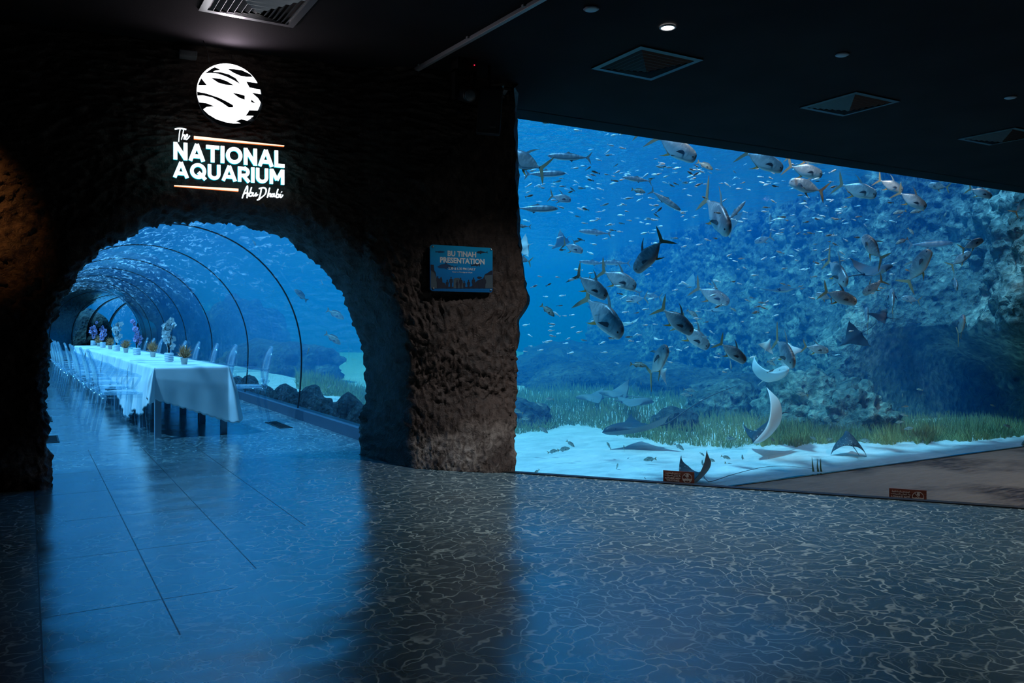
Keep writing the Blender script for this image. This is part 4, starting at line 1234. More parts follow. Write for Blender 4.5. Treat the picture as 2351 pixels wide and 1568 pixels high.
# ================================================================ inside the tank
def reefmat(name, c0, c1, c2, sc=1.0):
    m = N(name); v = m.coord('Object', (1, 1, 0.8))
    a = m.noise(v, 0.9 * sc, 4, 0.6); b = m.noise(v, 7 * sc, 5, 0.65, 0.5)
    vo = m.n.new('ShaderNodeTexVoronoi'); m.l.new(v, vo.inputs['Vector']); vo.inputs['Scale'].default_value = 9 * sc
    f = m.math('ADD', m.math('MULTIPLY', a.outputs[0], 0.55), m.math('MULTIPLY', b.outputs[0], 0.45))
    col = m.ramp(f, [(0.36, c0), (0.52, c1), (0.66, c2)])
    v2 = m.n.new('ShaderNodeTexVoronoi'); m.l.new(v, v2.inputs['Vector']); v2.inputs['Scale'].default_value = 5.5 * sc
    pit = m.ramp(v2.outputs[0], [(0.10, 1.0), (0.34, 0.0)])
    col = m.mixc(m.math('MULTIPLY', pit, 0.55), col, c0)
    nb = m.bump(m.math('SUBTRACT', m.math('ADD', b.outputs[0], m.math('MULTIPLY', vo.outputs[0], 0.6)), m.math('MULTIPLY', pit, 0.5)), 1.0, 0.10)
    return m.done(m.pri(Base_Color=col, Roughness=0.9, Normal=nb, Specular_IOR_Level=0.1))
M['reef'] = reefmat('encrusted_reef_rock', (0.03, 0.06, 0.055), (0.16, 0.22, 0.19), (0.55, 0.62, 0.50))
M['reef_dark'] = reefmat('dark_reef_rock', (0.03, 0.045, 0.045), (0.10, 0.13, 0.12), (0.24, 0.28, 0.24))
M['stone'] = reefmat('grey_stone', (0.10, 0.12, 0.12), (0.24, 0.27, 0.26), (0.42, 0.45, 0.42), 2.5)
PLAN = [(22, 31), (19.5, 25), (17.6, 20), (16.2, 15.6), (15.3, 12.7), (14.45, 10.9), (15.2, 10.3), (15.2, 9.6), (14.6, 8.7), (14.2, 7.9), (14.3, 7.28)]
PL = smooth_line(PLAN, 300)
def reef_pt(u, v):
    f = u * 300; i = min(int(f), 299); q = f - i
    x = PL[i][0] + (PL[i + 1][0] - PL[i][0]) * q; y = PL[i][1] + (PL[i + 1][1] - PL[i][1]) * q
    z = -0.95 + 5.3 * v
    x -= 0.9 * gs(y, 11.0, 0.9) * (1 - sm(0.2, 2.4, z)) + 1.3 * gs(y, 13.0, 1.3) * (1 - sm(-0.7, 0.6, z)) + 0.5 * (1 - sm(-0.8, 0.0, z)) * (1 - gs(y, 10.0, 1.0))
    x += 1.9 * sm(10.9, 10.0, y) * (1 - sm(0.2, 1.3, z)) if y > 7.9 else 1.9 * sm(7.3, 7.9, y) * (1 - sm(0.2, 1.3, z))
    x += 0.7 * sm(0.5, 4.0, z)
    d = 0.36 * fbm(x * 0.3, y, z * 0.7, 0.6, 3) + 0.13 * fbm(0, y, z * 0.35, 3.0, 2)
    c = cell(0, y * 1.0, z * 0.9, 4.2)
    d += 0.17 * (0.5 - min(1, c * 1.7)) + 0.05 * fbm(x, y, z, 9, 2)
    return (x - d, y + 0.25 * d, z)
tag(MB().grid(reef_pt, 330, 120).build('wall_reef', M['reef'], fix=False), kind='structure')

def boulder(name, loc, r, lab, cat='rock', group=None, seed=0, mat='reef_dark', sub=4, rough=0.25, fs=1.6):
    bm = bmesh.new(); bmesh.ops.create_icosphere(bm, subdivisions=sub, radius=1.0)
    for v in bm.verts:
        n_ = v.co.copy()
        k = 1 + rough * fbm(n_.x + seed * 3.1, n_.y, n_.z, fs, 4) + 0.5 * rough * (0.4 - cell(n_.x + seed, n_.y, n_.z, fs * 2.2))
        v.co = Vector((n_.x * r[0], n_.y * r[1], n_.z * r[2])) * k
    me = bpy.data.meshes.new(name); bm.to_mesh(me); bm.free(); me.materials.append(M[mat])
    me.polygons.foreach_set('use_smooth', [True] * len(me.polygons))
    o = bpy.data.objects.new(name, me); COL.objects.link(o); o.location = loc
    o.rotation_euler = (0, 0, seed * 1.3)
    return tag(o, lab, cat, group)
def gb(px, py, d):          # a spot on the sand seen at px, py (depth d only where the sand is hidden)
    p = at(px, py, d); return p
# lamps of the tank, hung just behind the head of the window
for k, x in enumerate((7.2, 9.2, 11.2, 13.4)):
    tl = tag(empty('tank_lamp', (x, 7.75, 4.05)), 'white tank lamp hung above the window head, out of the photo', 'lamp', 'tank lamps above the window')
    MB().lathe([(0.03, 0.12), (0.06, 0.10), (0.10, 0.0), (0.09, 0.0), (0.05, 0.08)], 20, cap=False).build('shade', M['rim'], tl)
    spot(tl, (0, 0, 0.0), (0.10, 0.42, -1), 30, 105, (1.0, 0.86, 0.74), 0.6, 0.08)
# low far reef behind the seagrass
REEF = [(1195, 15.8, (0.75, 0.6, 0.42), 'dark low rock in the seagrass at the left end of the window', 0.0),
        (1550, 15.2, (0.42, 0.4, 0.34), 'dark rock just behind the long-tailed gliding ray', 0.0),
        (1330, 25.5, (2.6, 1.6, 0.72), 'faint hazy reef mound, the leftmost far mound', -0.7),
        (1470, 24.5, (2.3, 1.5, 0.78), 'faint hazy reef mound behind the seagrass, second from the left', -0.7),
        (1590, 22.5, (1.9, 1.4, 0.74), 'blue hazy reef mound behind the seagrass, third from the left', -0.7),
        (1700, 20.0, (1.8, 1.2, 0.66), 'reef mound below the crescent-shaped pale ray', -0.75),
        (1660, 17.2, (0.9, 0.7, 0.62), 'yellowish low reef rock above the seagrass middle', -0.7),
        (1290, 32.0, (5.5, 2.0, 1.15), 'long faint reef ridge farthest off at the left of the window', -0.7),
        (1490, 31.0, (5.0, 2.0, 1.10), 'long faint reef ridge behind the far mounds, left of centre', -0.7),
        (1240, 27.0, (2.2, 1.4, 0.6), 'faintest reef mound far off beside the pillar', -0.7)]
for k, (px, d, r, lab, z) in enumerate(REEF):
    p = at(px, HY, d); boulder('reef_rock', (p.x, p.y, -0.62), r, lab, seed=k + 1, sub=5, mat='reef' if k in (6,) else 'reef_dark')
# reef ledge at the foot of the reef wall
for k, (px, d, r, lab) in enumerate([(1880, 15.6, (1.0, 0.8, 0.95), 'pitted pale reef outcrop left of the reef pillar foot'), (1960, 15.0, (0.9, 0.7, 0.62), 'pale reef outcrop at the foot of the reef pillar'),
                                     (1820, 16.2, (0.7, 0.6, 0.45), 'small pale reef outcrop behind the belly-up ray')]):
    p = at(px, HY, d); boulder('reef_outcrop', (p.x, p.y, -0.55), r, lab, seed=k + 21, sub=5, mat='reef', rough=0.34, fs=2.2)
# stones along the tunnel kerb
random.seed(11)
t = 8.35
k = 0
while t < 17.5:
    r0 = random.uniform(0.11, 0.19)
    t += r0 * 1.25
    h_ = r0 * random.uniform(0.7, 1.25)
    x = 3.30 + random.uniform(0, 0.10)
    boulder('kerb_stone', (x + r0 * 0.3, t, 0.02 + h_ * 0.45), (r0 * 0.9, r0, h_), 'grey stone in the row on the sand outside the tunnel kerb', 'stone', 'grey stones outside the tunnel kerb', seed=k + 40, mat='stone', sub=3, rough=0.2)
    if random.random() < 0.5:
        boulder('kerb_stone', (x + 0.34, t + 0.1, 0.0 + h_ * 0.2), (r0 * 0.9, r0 * 0.8, h_ * 0.7), 'grey stone in the row on the sand outside the tunnel kerb', 'stone', 'grey stones outside the tunnel kerb', seed=k + 90, mat='stone', sub=3, rough=0.2)
    t += r0 * 0.9
    k += 1
# dark rock arch over the far bend of the tunnel
mb = MB()
def arch_pt(u, v):
    t_ = 31.5 + 6.5 * v; a = PI * (-0.12 + 1.24 * u)
    r_ = 2.05 + (1.6 * math.sin(PI * min(1, max(0, v))) ** 0.5)
    x, z = r_ * math.cos(a), 0.6 + r_ * 0.95 * math.sin(a)
    p = tpt(t_, x, z); d = 0.3 * fbm(p[0], p[1], p[2], 0.8, 4)
    return (p[0] + d * math.cos(a), p[1] + 0.2 * d, p[2] + d * math.sin(a))
mb.grid(arch_pt, 80, 40)
tag(mb.build('rock_arch', M['reef_dark'], fix=False), 'dark rock arch spanning the far bend of the tunnel', 'rock')
for k, (tt, x, r, lab) in enumerate([(30, -4.0, (1.8, 3.5, 2.4), 'dark rock mass left of the tunnel bend'), (40, -4.5, (2.0, 4.0, 3.0), 'dark rock mass beyond the bend on the left'),
                                     (41.5, 4.0, (1.8, 3.0, 2.6), 'dark rock mass beyond the bend on the right'), (27, 5.6, (1.8, 2.6, 0.9), 'blue hazy mound outside the tunnel on the right')]):
    p = tpt(tt, x, -0.2); boulder('rock_mass', p, r, lab, seed=k + 60, sub=5)

# --- seagrass meadow
random.seed(5)
def grassmat():
    m = N('seagrass'); oi = m.coord(); a = m.noise(oi, 1.2, 3, 0.5)
    return m.done(m.pri(Base_Color=m.ramp(a.outputs[0], [(0.35, (0.16, 0.24, 0.12)), (0.65, (0.36, 0.38, 0.16))]), Roughness=0.8, Specular_IOR_Level=0.1))
M['grass'] = grassmat()
mb = MB()
FRONT = [(1180, 14.4), (1240, 14.6), (1300, 15.6), (1370, 15.4), (1420, 14.4), (1500, 13.8), (1560, 13.4), (1700, 13.0), (1800, 13.2), (1900, 13.2), (1960, 13.5), (2050, 13.3), (2120, 13.6), (2220, 13.7), (2300, 14.1), (2420, 14.9)]
cnt = 0
while cnt < 26000:
    px = random.uniform(680, 2420)
    fd = interp(max(px, 1180), FRONT) + (0.5 if px < 1180 else 0) + 0.35 * nz(px * 0.02, 0, 0) + 0.25 * nz(px * 0.09, 3, 0)
    rng = (8 if px < 1750 else 2.4)
    f_ = random.random() ** 1.6
    d = fd + f_ * rng
    p = at(px, HY, d)
    if p.x < 5.2 and px < 1100 and p.x < 4.6: cnt += 1; continue
    z0 = sand_z(p.x, p.y) - 0.02
    hgt = random.uniform(0.14, 0.33) * (0.55 + 0.45 * min(1, f_ * 6))
    w = random.uniform(0.0025, 0.006) * d / 13
    a = random.uniform(-0.5, 0.5); lx, ly = random.uniform(-0.09, 0.09), random.uniform(-0.09, 0.09)
    cx_, sx_ = CT * w, -ST * w
    pts = []
    for q, tw in ((0, 1), (0.5, 0.9), (1, 0.15)):
        x, y, z = p.x + lx * q * q, p.y + ly * q * q, z0 + hgt * q
        pts += [(x - cx_ * tw, y - sx_ * tw, z), (x + cx_ * tw, y + sx_ * tw, z)]
    mb.add(pts, [(0, 1, 3, 2), (2, 3, 5, 4)])
    cnt += 1
tag(mb.build('seagrass', M['grass'], smooth=False, fix=False), 'yellow-green seagrass meadow on the sand behind the window', 'seagrass', kind='stuff')

# --- three upright sea pens in the sand
for k, (px, py, hh, lab) in enumerate([(1866, 1087, 0.19, 'leftmost of three thin upright sea whips in the sand'), (1877, 1087, 0.17, 'middle one of three thin upright sea whips'), (1884, 1086, 0.17, 'rightmost of three thin upright sea whips')]):
    p = at(px, py, 10.9); p.z = sand_z(p.x, p.y)
    o = MB().tube([(0.02, 0, -0.03), (0.0, 0, hh * 0.3), (-0.008 * (2 - k), 0, hh)], [0.016, 0.010, 0.002], 8).build('sea_whip', M['grass'])
    o.location = p; tag(o, lab, 'sea plant', 'thin sea whips in the sand')

# ================================================================ fish
def fmat(name, back, side, belly, metal=0.25, rough=0.4, zs=1.0):
    m = N(name); tc = m.n.new('ShaderNodeTexCoord'); sp = m.n.new('ShaderNodeSeparateXYZ'); m.l.new(tc.outputs['Object'], sp.inputs[0])
    mr = m.n.new('ShaderNodeMapRange'); m.l.new(sp.outputs[2], mr.inputs[0]); mr.inputs[1].default_value = -0.22 * zs; mr.inputs[2].default_value = 0.24 * zs
    v = m.coord(); a = m.noise(v, 9, 3, 0.6)
    f = m.math('ADD', mr.outputs[0], m.math('MULTIPLY', m.math('SUBTRACT', a.outputs[0], 0.5), 0.25))
    col = m.ramp(f, [(0.05, belly), (0.45, side), (0.85, back)])
    vs_ = m.coord('Object', (2.2, 1, 1), (0, 0, 0)); sh = m.noise(vs_, 7, 2, 0.5)
    col = m.mixc(m.math('MULTIPLY', m.ramp(sh.outputs[0], [(0.50, 0.0), (0.62, 1.0)]), 0.35), col, belly)
    # curved edge of the gill cover and the mouth line
    gx = m.math('ADD', sp.outputs[0], m.math('MULTIPLY', m.math('MULTIPLY', sp.outputs[2], sp.outputs[2]), 3.2 / zs / zs))
    g = m.math('LESS_THAN', m.math('ABSOLUTE', m.math('SUBTRACT', gx, 0.315)), 0.006)
    col = m.mixc(m.math('MULTIPLY', g, 0.28), col, (0.03, 0.04, 0.05))
    return m.done(m.pri(Base_Color=col, Metallic=metal, Roughness=rough))
M['permit'] = fmat('silver_fish_skin', (0.12, 0.15, 0.17), (0.36, 0.38, 0.38), (0.66, 0.64, 0.62), 0.3, 0.36)
M['mackerel'] = fmat('slate_fish_skin', (0.05, 0.09, 0.12), (0.22, 0.29, 0.32), (0.55, 0.60, 0.60), 0.35, 0.38, 0.4)
M['bream'] = fmat('olive_fish_skin', (0.12, 0.16, 0.14), (0.28, 0.33, 0.28), (0.52, 0.55, 0.48), 0.1, 0.5, 0.6)
M['bait'] = plain('bright_silver_skin', (0.92, 0.95, 0.90), 0.35, 0.15)
M['fin_yellow'] = plain('yellow_dark_fin', (0.42, 0.22, 0.04), 0.5)
M['fin_grey'] = plain('grey_fin', (0.16, 0.20, 0.20), 0.5)
M['fin_yel2'] = plain('ochre_fin', (0.26, 0.20, 0.10), 0.5)
M['fish_eye'] = plain('fish_eye', (0.01, 0.01, 0.012), 0.15)
M['patch'] = plain('dark_flank', (0.05, 0.07, 0.09), 0.5)
def body_mesh(name, prof_, mat, n=16, pinch=1.0):
    """prof_: (x, top, bottom, halfwidth)"""
    P = smooth_line(prof_, 4 * (len(prof_) - 1))
    vs = []; m_ = len(P)
    for (x, tz, bz, w) in P:
        for k in range(n):
            a = 2 * PI * k / n
            c = math.cos(a); s = math.sin(a)
            z = (tz + bz) / 2 + (tz - bz) / 2 * s
            y = max(w, 0.001) * (abs(c) ** 0.85) * math.copysign(1, c)
            vs.append((x, y, z))
    fs = [(i * n + k, i * n + (k + 1) % n, (i + 1) * n + (k + 1) % n, (i + 1) * n + k) for i in range(m_ - 1) for k in range(n)]
    fs += [tuple(range(n - 1, -1, -1)), tuple((m_ - 1) * n + k for k in range(n))]
    return MB().add(vs, fs).mesh(name, mat, True, True)
def fin_mesh(name, pts, mat, th=0.004):
    o = poly_build(name, pts, -th, th, mat, None); me = o.data; bpy.data.objects.remove(o); return me
permit_body = body_mesh('permit', [(0.50, 0.012, -0.045, 0.01), (0.488, 0.055, -0.080, 0.03), (0.46, 0.105, -0.115, 0.05), (0.38, 0.158, -0.150, 0.068), (0.25, 0.19, -0.175, 0.08), (0.10, 0.215, -0.205, 0.082), (-0.05, 0.205, -0.205, 0.07),
                                  (-0.20, 0.145, -0.15, 0.048), (-0.32, 0.072, -0.08, 0.026), (-0.40, 0.032, -0.038, 0.014), (-0.46, 0.026, -0.03, 0.010)], M['permit'], 20)
permit_parts = [
 ('tail_fin', fin_mesh('tail_fin', [(-0.43, 0.022), (-0.475, 0.05), (-0.53, 0.13), (-0.60, 0.24), (-0.70, 0.36), (-0.655, 0.22), (-0.60, 0.10), (-0.555, 0.025), (-0.548, 0.0), (-0.557, -0.03), (-0.60, -0.10), (-0.655, -0.22), (-0.70, -0.36), (-0.60, -0.24), (-0.53, -0.13), (-0.475, -0.055), (-0.43, -0.026)], M['fin_yel2'], 0.005)),
 ('dorsal_fin', fin_mesh('dorsal_fin', [(0.03, 0.20), (0.0, 0.235), (-0.06, 0.29), (-0.15, 0.35), (-0.29, 0.40), (-0.19, 0.335), (-0.115, 0.27), (-0.06, 0.212), (-0.16, 0.170), (-0.28, 0.112), (-0.35, 0.065), (-0.36, 0.045), (-0.2, 0.13), (0.0, 0.19)], M['fin_grey'], 0.004)),
 ('anal_fin', fin_mesh('anal_fin', [(-0.04, -0.19), (-0.08, -0.235), (-0.15, -0.285), (-0.27, -0.34), (-0.19, -0.275), (-0.125, -0.20), (-0.2, -0.155), (-0.30, -0.10), (-0.36, -0.062), (-0.34, -0.05), (-0.2, -0.14), (-0.05, -0.19)], M['fin_yellow'], 0.004)),
]
def side_part(name, y, pts, mat, tilt):
    o = poly_build(name, pts, -0.003, 0.003, mat, None); me = o.data; bpy.data.objects.remove(o); return me
pect = side_part('pectoral_fin', 0, [(0.0, 0.028), (-0.05, 0.045), (-0.13, 0.0), (-0.18, -0.06), (-0.09, -0.045), (0.0, -0.028)], M['patch'], 0)
eye_me = MB().lathe([(0.001, -0.010), (0.016, -0.007), (0.021, 0.0), (0.016, 0.007), (0.001, 0.010)], 12).mesh('eye', M['fish_eye'])
def attach(o, name, me, loc=(0, 0, 0), rot=(0, 0, 0), sc=(1, 1, 1)):
    c = bpy.data.objects.new(name, me); COL.objects.link(c); c.parent = o; c.location = loc; c.rotation_euler = rot; c.scale = sc
    KIDS.setdefault(o.name, []).append(c)
    return c
def make_fish(name, body, parts, pec=None, eye=None, es=1.0):
    o = bpy.data.objects.new(name, body); COL.objects.link(o)
    for (nm, me) in parts: attach(o, nm, me)
    if pec:
        for s in (-1, 1): attach(o, 'pectoral_fin', pect, (pec[0], s * pec[1], pec[2]), (0, 0, -s * 0.35), (pec[3],) * 3)
    if eye:
        for s in (-1, 1): attach(o, 'eye', eye_me, (eye[0], s * eye[1], eye[2]), (PI / 2, 0, 0), (es,) * 3)
    return o
mack_body = body_mesh('mackerel', [(0.50, 0.006, -0.012, 0.006), (0.47, 0.030, -0.034, 0.020), (0.38, 0.060, -0.062, 0.038), (0.24, 0.080, -0.085, 0.05), (0.05, 0.085, -0.095, 0.052), (-0.15, 0.068, -0.078, 0.042), (-0.32, 0.038, -0.044, 0.024), (-0.42, 0.016, -0.02, 0.011), (-0.47, 0.014, -0.016, 0.009)], M['mackerel'], 14)
mack_parts = [('tail_fin', fin_mesh('tail_fin', [(-0.45, 0.013), (-0.50, 0.05), (-0.60, 0.16), (-0.56, 0.06), (-0.525, 0.0), (-0.56, -0.06), (-0.60, -0.17), (-0.50, -0.055), (-0.45, -0.016)], M['fin_grey'])),
              ('dorsal_fin', fin_mesh('dorsal_fin', [(0.06, 0.08), (-0.02, 0.125), (-0.05, 0.10), (-0.16, 0.075), (-0.28, 0.05), (-0.26, 0.035), (-0.1, 0.065)], M['fin_grey'])),
              ('anal_fin', fin_mesh('anal_fin', [(-0.05, -0.085), (-0.12, -0.13), (-0.13, -0.095), (-0.28, -0.055), (-0.26, -0.04), (-0.1, -0.075)], M['fin_grey']))]
bream_body = body_mesh('bream', [(0.50, 0.0, -0.03, 0.008), (0.46, 0.045, -0.06, 0.03), (0.38, 0.10, -0.095, 0.05), (0.24, 0.155, -0.13, 0.065), (0.08, 0.165, -0.14, 0.065), (-0.10, 0.13, -0.115, 0.05), (-0.26, 0.075, -0.065, 0.03), (-0.36, 0.042, -0.04, 0.016), (-0.42, 0.040, -0.04, 0.012)], M['bream'], 14)
bream_parts = [('tail_fin', fin_mesh('tail_fin', [(-0.40, 0.036), (-0.47, 0.10), (-0.56, 0.155), (-0.53, 0.06), (-0.50, 0.0), (-0.53, -0.06), (-0.56, -0.15), (-0.47, -0.09), (-0.40, -0.036)], M['fin_yel2'])),
               ('dorsal_fin', fin_mesh('dorsal_fin', [(0.26, 0.14), (0.20, 0.20), (0.05, 0.22), (-0.1, 0.19), (-0.2, 0.17), (-0.27, 0.10), (-0.26, 0.06), (-0.1, 0.12), (0.1, 0.155)], M['fin_grey'])),
               ('anal_fin', fin_mesh('anal_fin', [(-0.04, -0.115), (-0.10, -0.18), (-0.2, -0.14), (-0.27, -0.085), (-0.26, -0.055), (-0.1, -0.10)], M['fin_grey']))]
PROTO = {}
def orient(o, nose, tail, yaw, side=1, roll=0.0, thin=None):
    """nose/tail: (px, py, depth); yaw: extra depth of the nose over the tail as a share of the length"""
    a = at(*nose); b = at(*tail)
    L0 = (a - b).length
    b = at(tail[0], tail[1], tail[2] + yaw * L0)
    f = (a - b); L = f.length; f.normalize()
    up = Vector((0, 0, 1)) - f * f.z
    if up.length < 0.05: up = Vector((-CT, ST, 0))
    up.normalize()
    if roll: up = Matrix.Rotation(roll, 3, f) @ up
    rt = up.cross(f)
    s = L
    mt = Matrix(((f.x * s, rt.x * s, up.x * s, 0), (f.y * s, rt.y * s, up.y * s, 0), (f.z * s, rt.z * s, up.z * s, 0), (0, 0, 0, 1)))
    mt.translation = (a + b) / 2
    o.matrix_world = mt
def glass_depth(px):
    x = (px - CX) / FPX
    return GY / (CT - ST * x)
def fish(kind, nx, ny, tx, ty, off, lab, yaw=0.25, roll=0.0, group=None, cat='fish'):
    if kind not in PROTO:
        if kind == 'permit': PROTO[kind] = o = make_fish('permit', permit_body, permit_parts, (0.22, 0.086, -0.02, 1.0), (0.425, 0.054, 0.015))
        elif kind == 'mackerel': PROTO[kind] = o = make_fish('mackerel', mack_body, mack_parts, None, (0.44, 0.024, 0.006), 0.6)
        else: PROTO[kind] = o = make_fish('bream', bream_body, bream_parts, (0.2, 0.062, -0.02, 0.8), (0.40, 0.044, 0.03), 0.9)
    else: o = copy_tree(PROTO[kind])
    d = glass_depth((nx + tx) / 2) + off
    if nx < tx: yaw = -yaw
    orient(o, (nx, ny, d), (tx, ty, d), yaw, roll=roll)
    tag(o, lab, cat, group)
    return o
G1 = 'silver permit fish in the big tank'
P = 'permit'
FL = [
 (1160, 352, 1243, 386, .9, 'big silver fish cut off by the pillar edge, tail to the right'),
 (1597, 366, 1512, 316, .9, 'big silver fish diving right under the window top, the leftmost whole one there'),
 (1560, 312, 1476, 296, 1.2, 'silver fish half hidden by the window top edge, first from the left'),
 (1797, 390, 1714, 352, .9, 'big silver fish heading down right under the window top, yellow tail raised'),
 (1888, 402, 1815, 382, .9, 'silver fish with nose right, upper of the overlapping pair at the top'),
 (1898, 368, 1822, 350, 1.3, 'silver fish cut by the window top edge above the overlapping pair'),
 (1812, 416, 1885, 438, 1.2, 'silver fish facing left, lower of the overlapping pair at the top'),
 (1674, 534, 1622, 458, .6, 'pale silver fish diving steeply, tail straight up, upper middle'),
 (2012, 449, 1932, 424, 1.0, 'dusky silver fish facing right, left one of the upper right row'),
 (2073, 438, 2020, 414, 1.4, 'dusky silver fish just above the fish with reddish flank, upper right'),
 (2126, 477, 2066, 443, .8, 'silver fish with dark flank patch diving right, upper right row'),
 (2131, 424, 2174, 430, 1.2, 'silver fish facing left under the window top, upper right'),
 (2277, 452, 2228, 434, .8, 'brownish silver fish facing right near the top right corner'),
 (1981, 542, 2023, 592, .7, 'bluish silver fish with nose up left, above the side-on ray'),
 (2135, 573, 2086, 646, .5, 'long silver fish swimming steeply up right with tail bottom left'),
 (2257, 550, 2212, 570, .6, 'warm silver fish facing right with a dark side spot, right of the steep one'),
 (2228, 578, 2186, 608, 1.0, 'dark silhouetted fish right below the warm silver one'),
 (1981, 676, 2024, 646, .7, 'silver fish with nose down left, just below the side-on ray'),
 (1967, 695, 1897, 670, .5, 'bright silver fish with yellow tail facing down right, right of centre'),
 (1944, 652, 1903, 600, .9, 'slim silver fish diving right above the bright yellow-tailed one'),
 (1873, 674, 1908, 686, 1.6, 'small bluish fish facing left behind a yellow tail'),
 (1458, 624, 1519, 553, .5, 'large silver fish with nose down left and tail up right, bright flank'),
 (1393, 683, 1328, 634, .6, 'large dusky silver fish facing down right, left of its greenish neighbour'),
 (1460, 660, 1386, 624, .9, 'greenish silver fish facing right, overlapping its larger neighbour'),
 (1428, 771, 1348, 686, .6, 'slim brown-gold fish diving steeply right below the dusky pair'),
 (1590, 765, 1522, 710, .5, 'pinkish silver fish facing down right, in front of a blue one'),
 (1627, 799, 1565, 748, 1.0, 'blue-grey fish partly hidden behind the pinkish silver one'),
 (1712, 831, 1656, 789, .6, 'pale pinkish fish facing down right, left of the crescent ray'),
 (1674, 696, 1603, 662, 3.2, 'blue hazy fish facing right in the middle of the window'),
 (1902, 806, 1850, 796, .9, 'grey fish facing right, right of the crescent ray'),
 (1823, 838, 1784, 782, .6, 'thin silver fish diving across the crescent ray'),
 (1532, 798, 1494, 856, .5, 'slender pinkish fish swimming head up, below the middle'),
 (2213, 727, 2200, 766, .7, 'narrow dark fish nose up, seen nearly end on, far right'),
 (2197, 664, 2190, 636, .9, 'small pale fish nose down between reef and right edge'),
 (2366, 452, 2332, 486, .4, 'fish cut off by the right photo edge, upper right'),
 (1338, 578, 1297, 562, 2.0, 'small silver fish facing down right near a pale gliding ray, left'),
 (1311, 460, 1268, 450, 2.0, 'small striped silver fish facing right in the upper left'),
 (1182, 590, 1215, 600, 1.5, 'dark fish peeping out from behind the pillar bulge'),
 (1437, 688, 1480, 684, 7.0, 'pale hazy round fish, lower left one of a far pair'),
 (1482, 677, 1514, 682, 7.5, 'pale hazy round fish, upper right one of a far pair'),
 (2070, 683, 2108, 690, 2.4, 'pale turquoise round fish under the steep silver one'),
 (2047, 668, 2050, 706, 2.2, 'pale turquoise fish seen end on, left of the round turquoise one'),
 (1732, 556, 1768, 544, 4.5, 'pale turquoise fish in the upper middle, nose left'),
 (1768, 490, 1768, 520, 4.5, 'small pale fish hanging upright in the upper middle'),
 (1989, 708, 1992, 744, 2.4, 'pale turquoise leaf-shaped fish over the reef pillar'),
]
YW = {0: .3, 7: 1.1, 13: .8, 14: .5, 19: 1.2, 24: .7, 30: 1.4, 31: 1.3, 32: 1.5, 33: 1.2, 41: 1.6, 43: 1.0, 44: 1.2}
for k, (a, b, c, d, off, lab) in enumerate(FL):
    fish(P, a, b, c, d, off, lab, YW.get(k, .22 + .1 * ((k * 7) % 3)), roll=0.0, group=G1)
G2 = 'slender grey fish in the big tank'
for k, (a, b, c, d, off, lab) in enumerate([
 (1257, 357, 1350, 362, 1.2, 'long dark slender fish facing left, largest at the upper left'),
 (1298, 398, 1212, 399, 1.6, 'slender dark fish facing right below the largest one'),
 (1429, 406, 1492, 416, 1.5, 'slender dark fish facing left in the bright school'),
 (1563, 483, 1498, 440, 1.0, 'slender fish with forked tail diving right, upper middle'),
 (1281, 479, 1190, 478, 1.2, 'slender grey fish facing right beside the pillar, tail at the rock'),
 (1329, 530, 1398, 536, 3.5, 'pale outlined slender fish facing left in the hazy school'),
 (1329, 600, 1388, 605, 4.5, 'pale slender fish facing left behind the dusky pair'),
 (1376, 602, 1442, 604, 5.0, 'pale slender fish facing left, second behind the dusky pair'),
 (1711, 462, 1672, 506, 1.4, 'slender blue fish rising right behind the steep diving one'),
 (1176, 518, 1216, 520, 1.0, 'small dark slender fish leaving the pillar edge, tail right'),
 (2188, 557, 2092, 562, 3.2, 'dim large slender fish facing right in the dark reef recess'),
 (1420, 650, 1468, 672, 4.0, 'pale slender fish behind the greenish silver one'),
 (1600, 735, 1582, 716, 5.0, 'small dark slender fish over the middle of the window')]):
    fish('mackerel', a, b, c, d, off, lab, 0.2, group=G2)
G3 = 'small olive fish near the sand and walls of the tank'
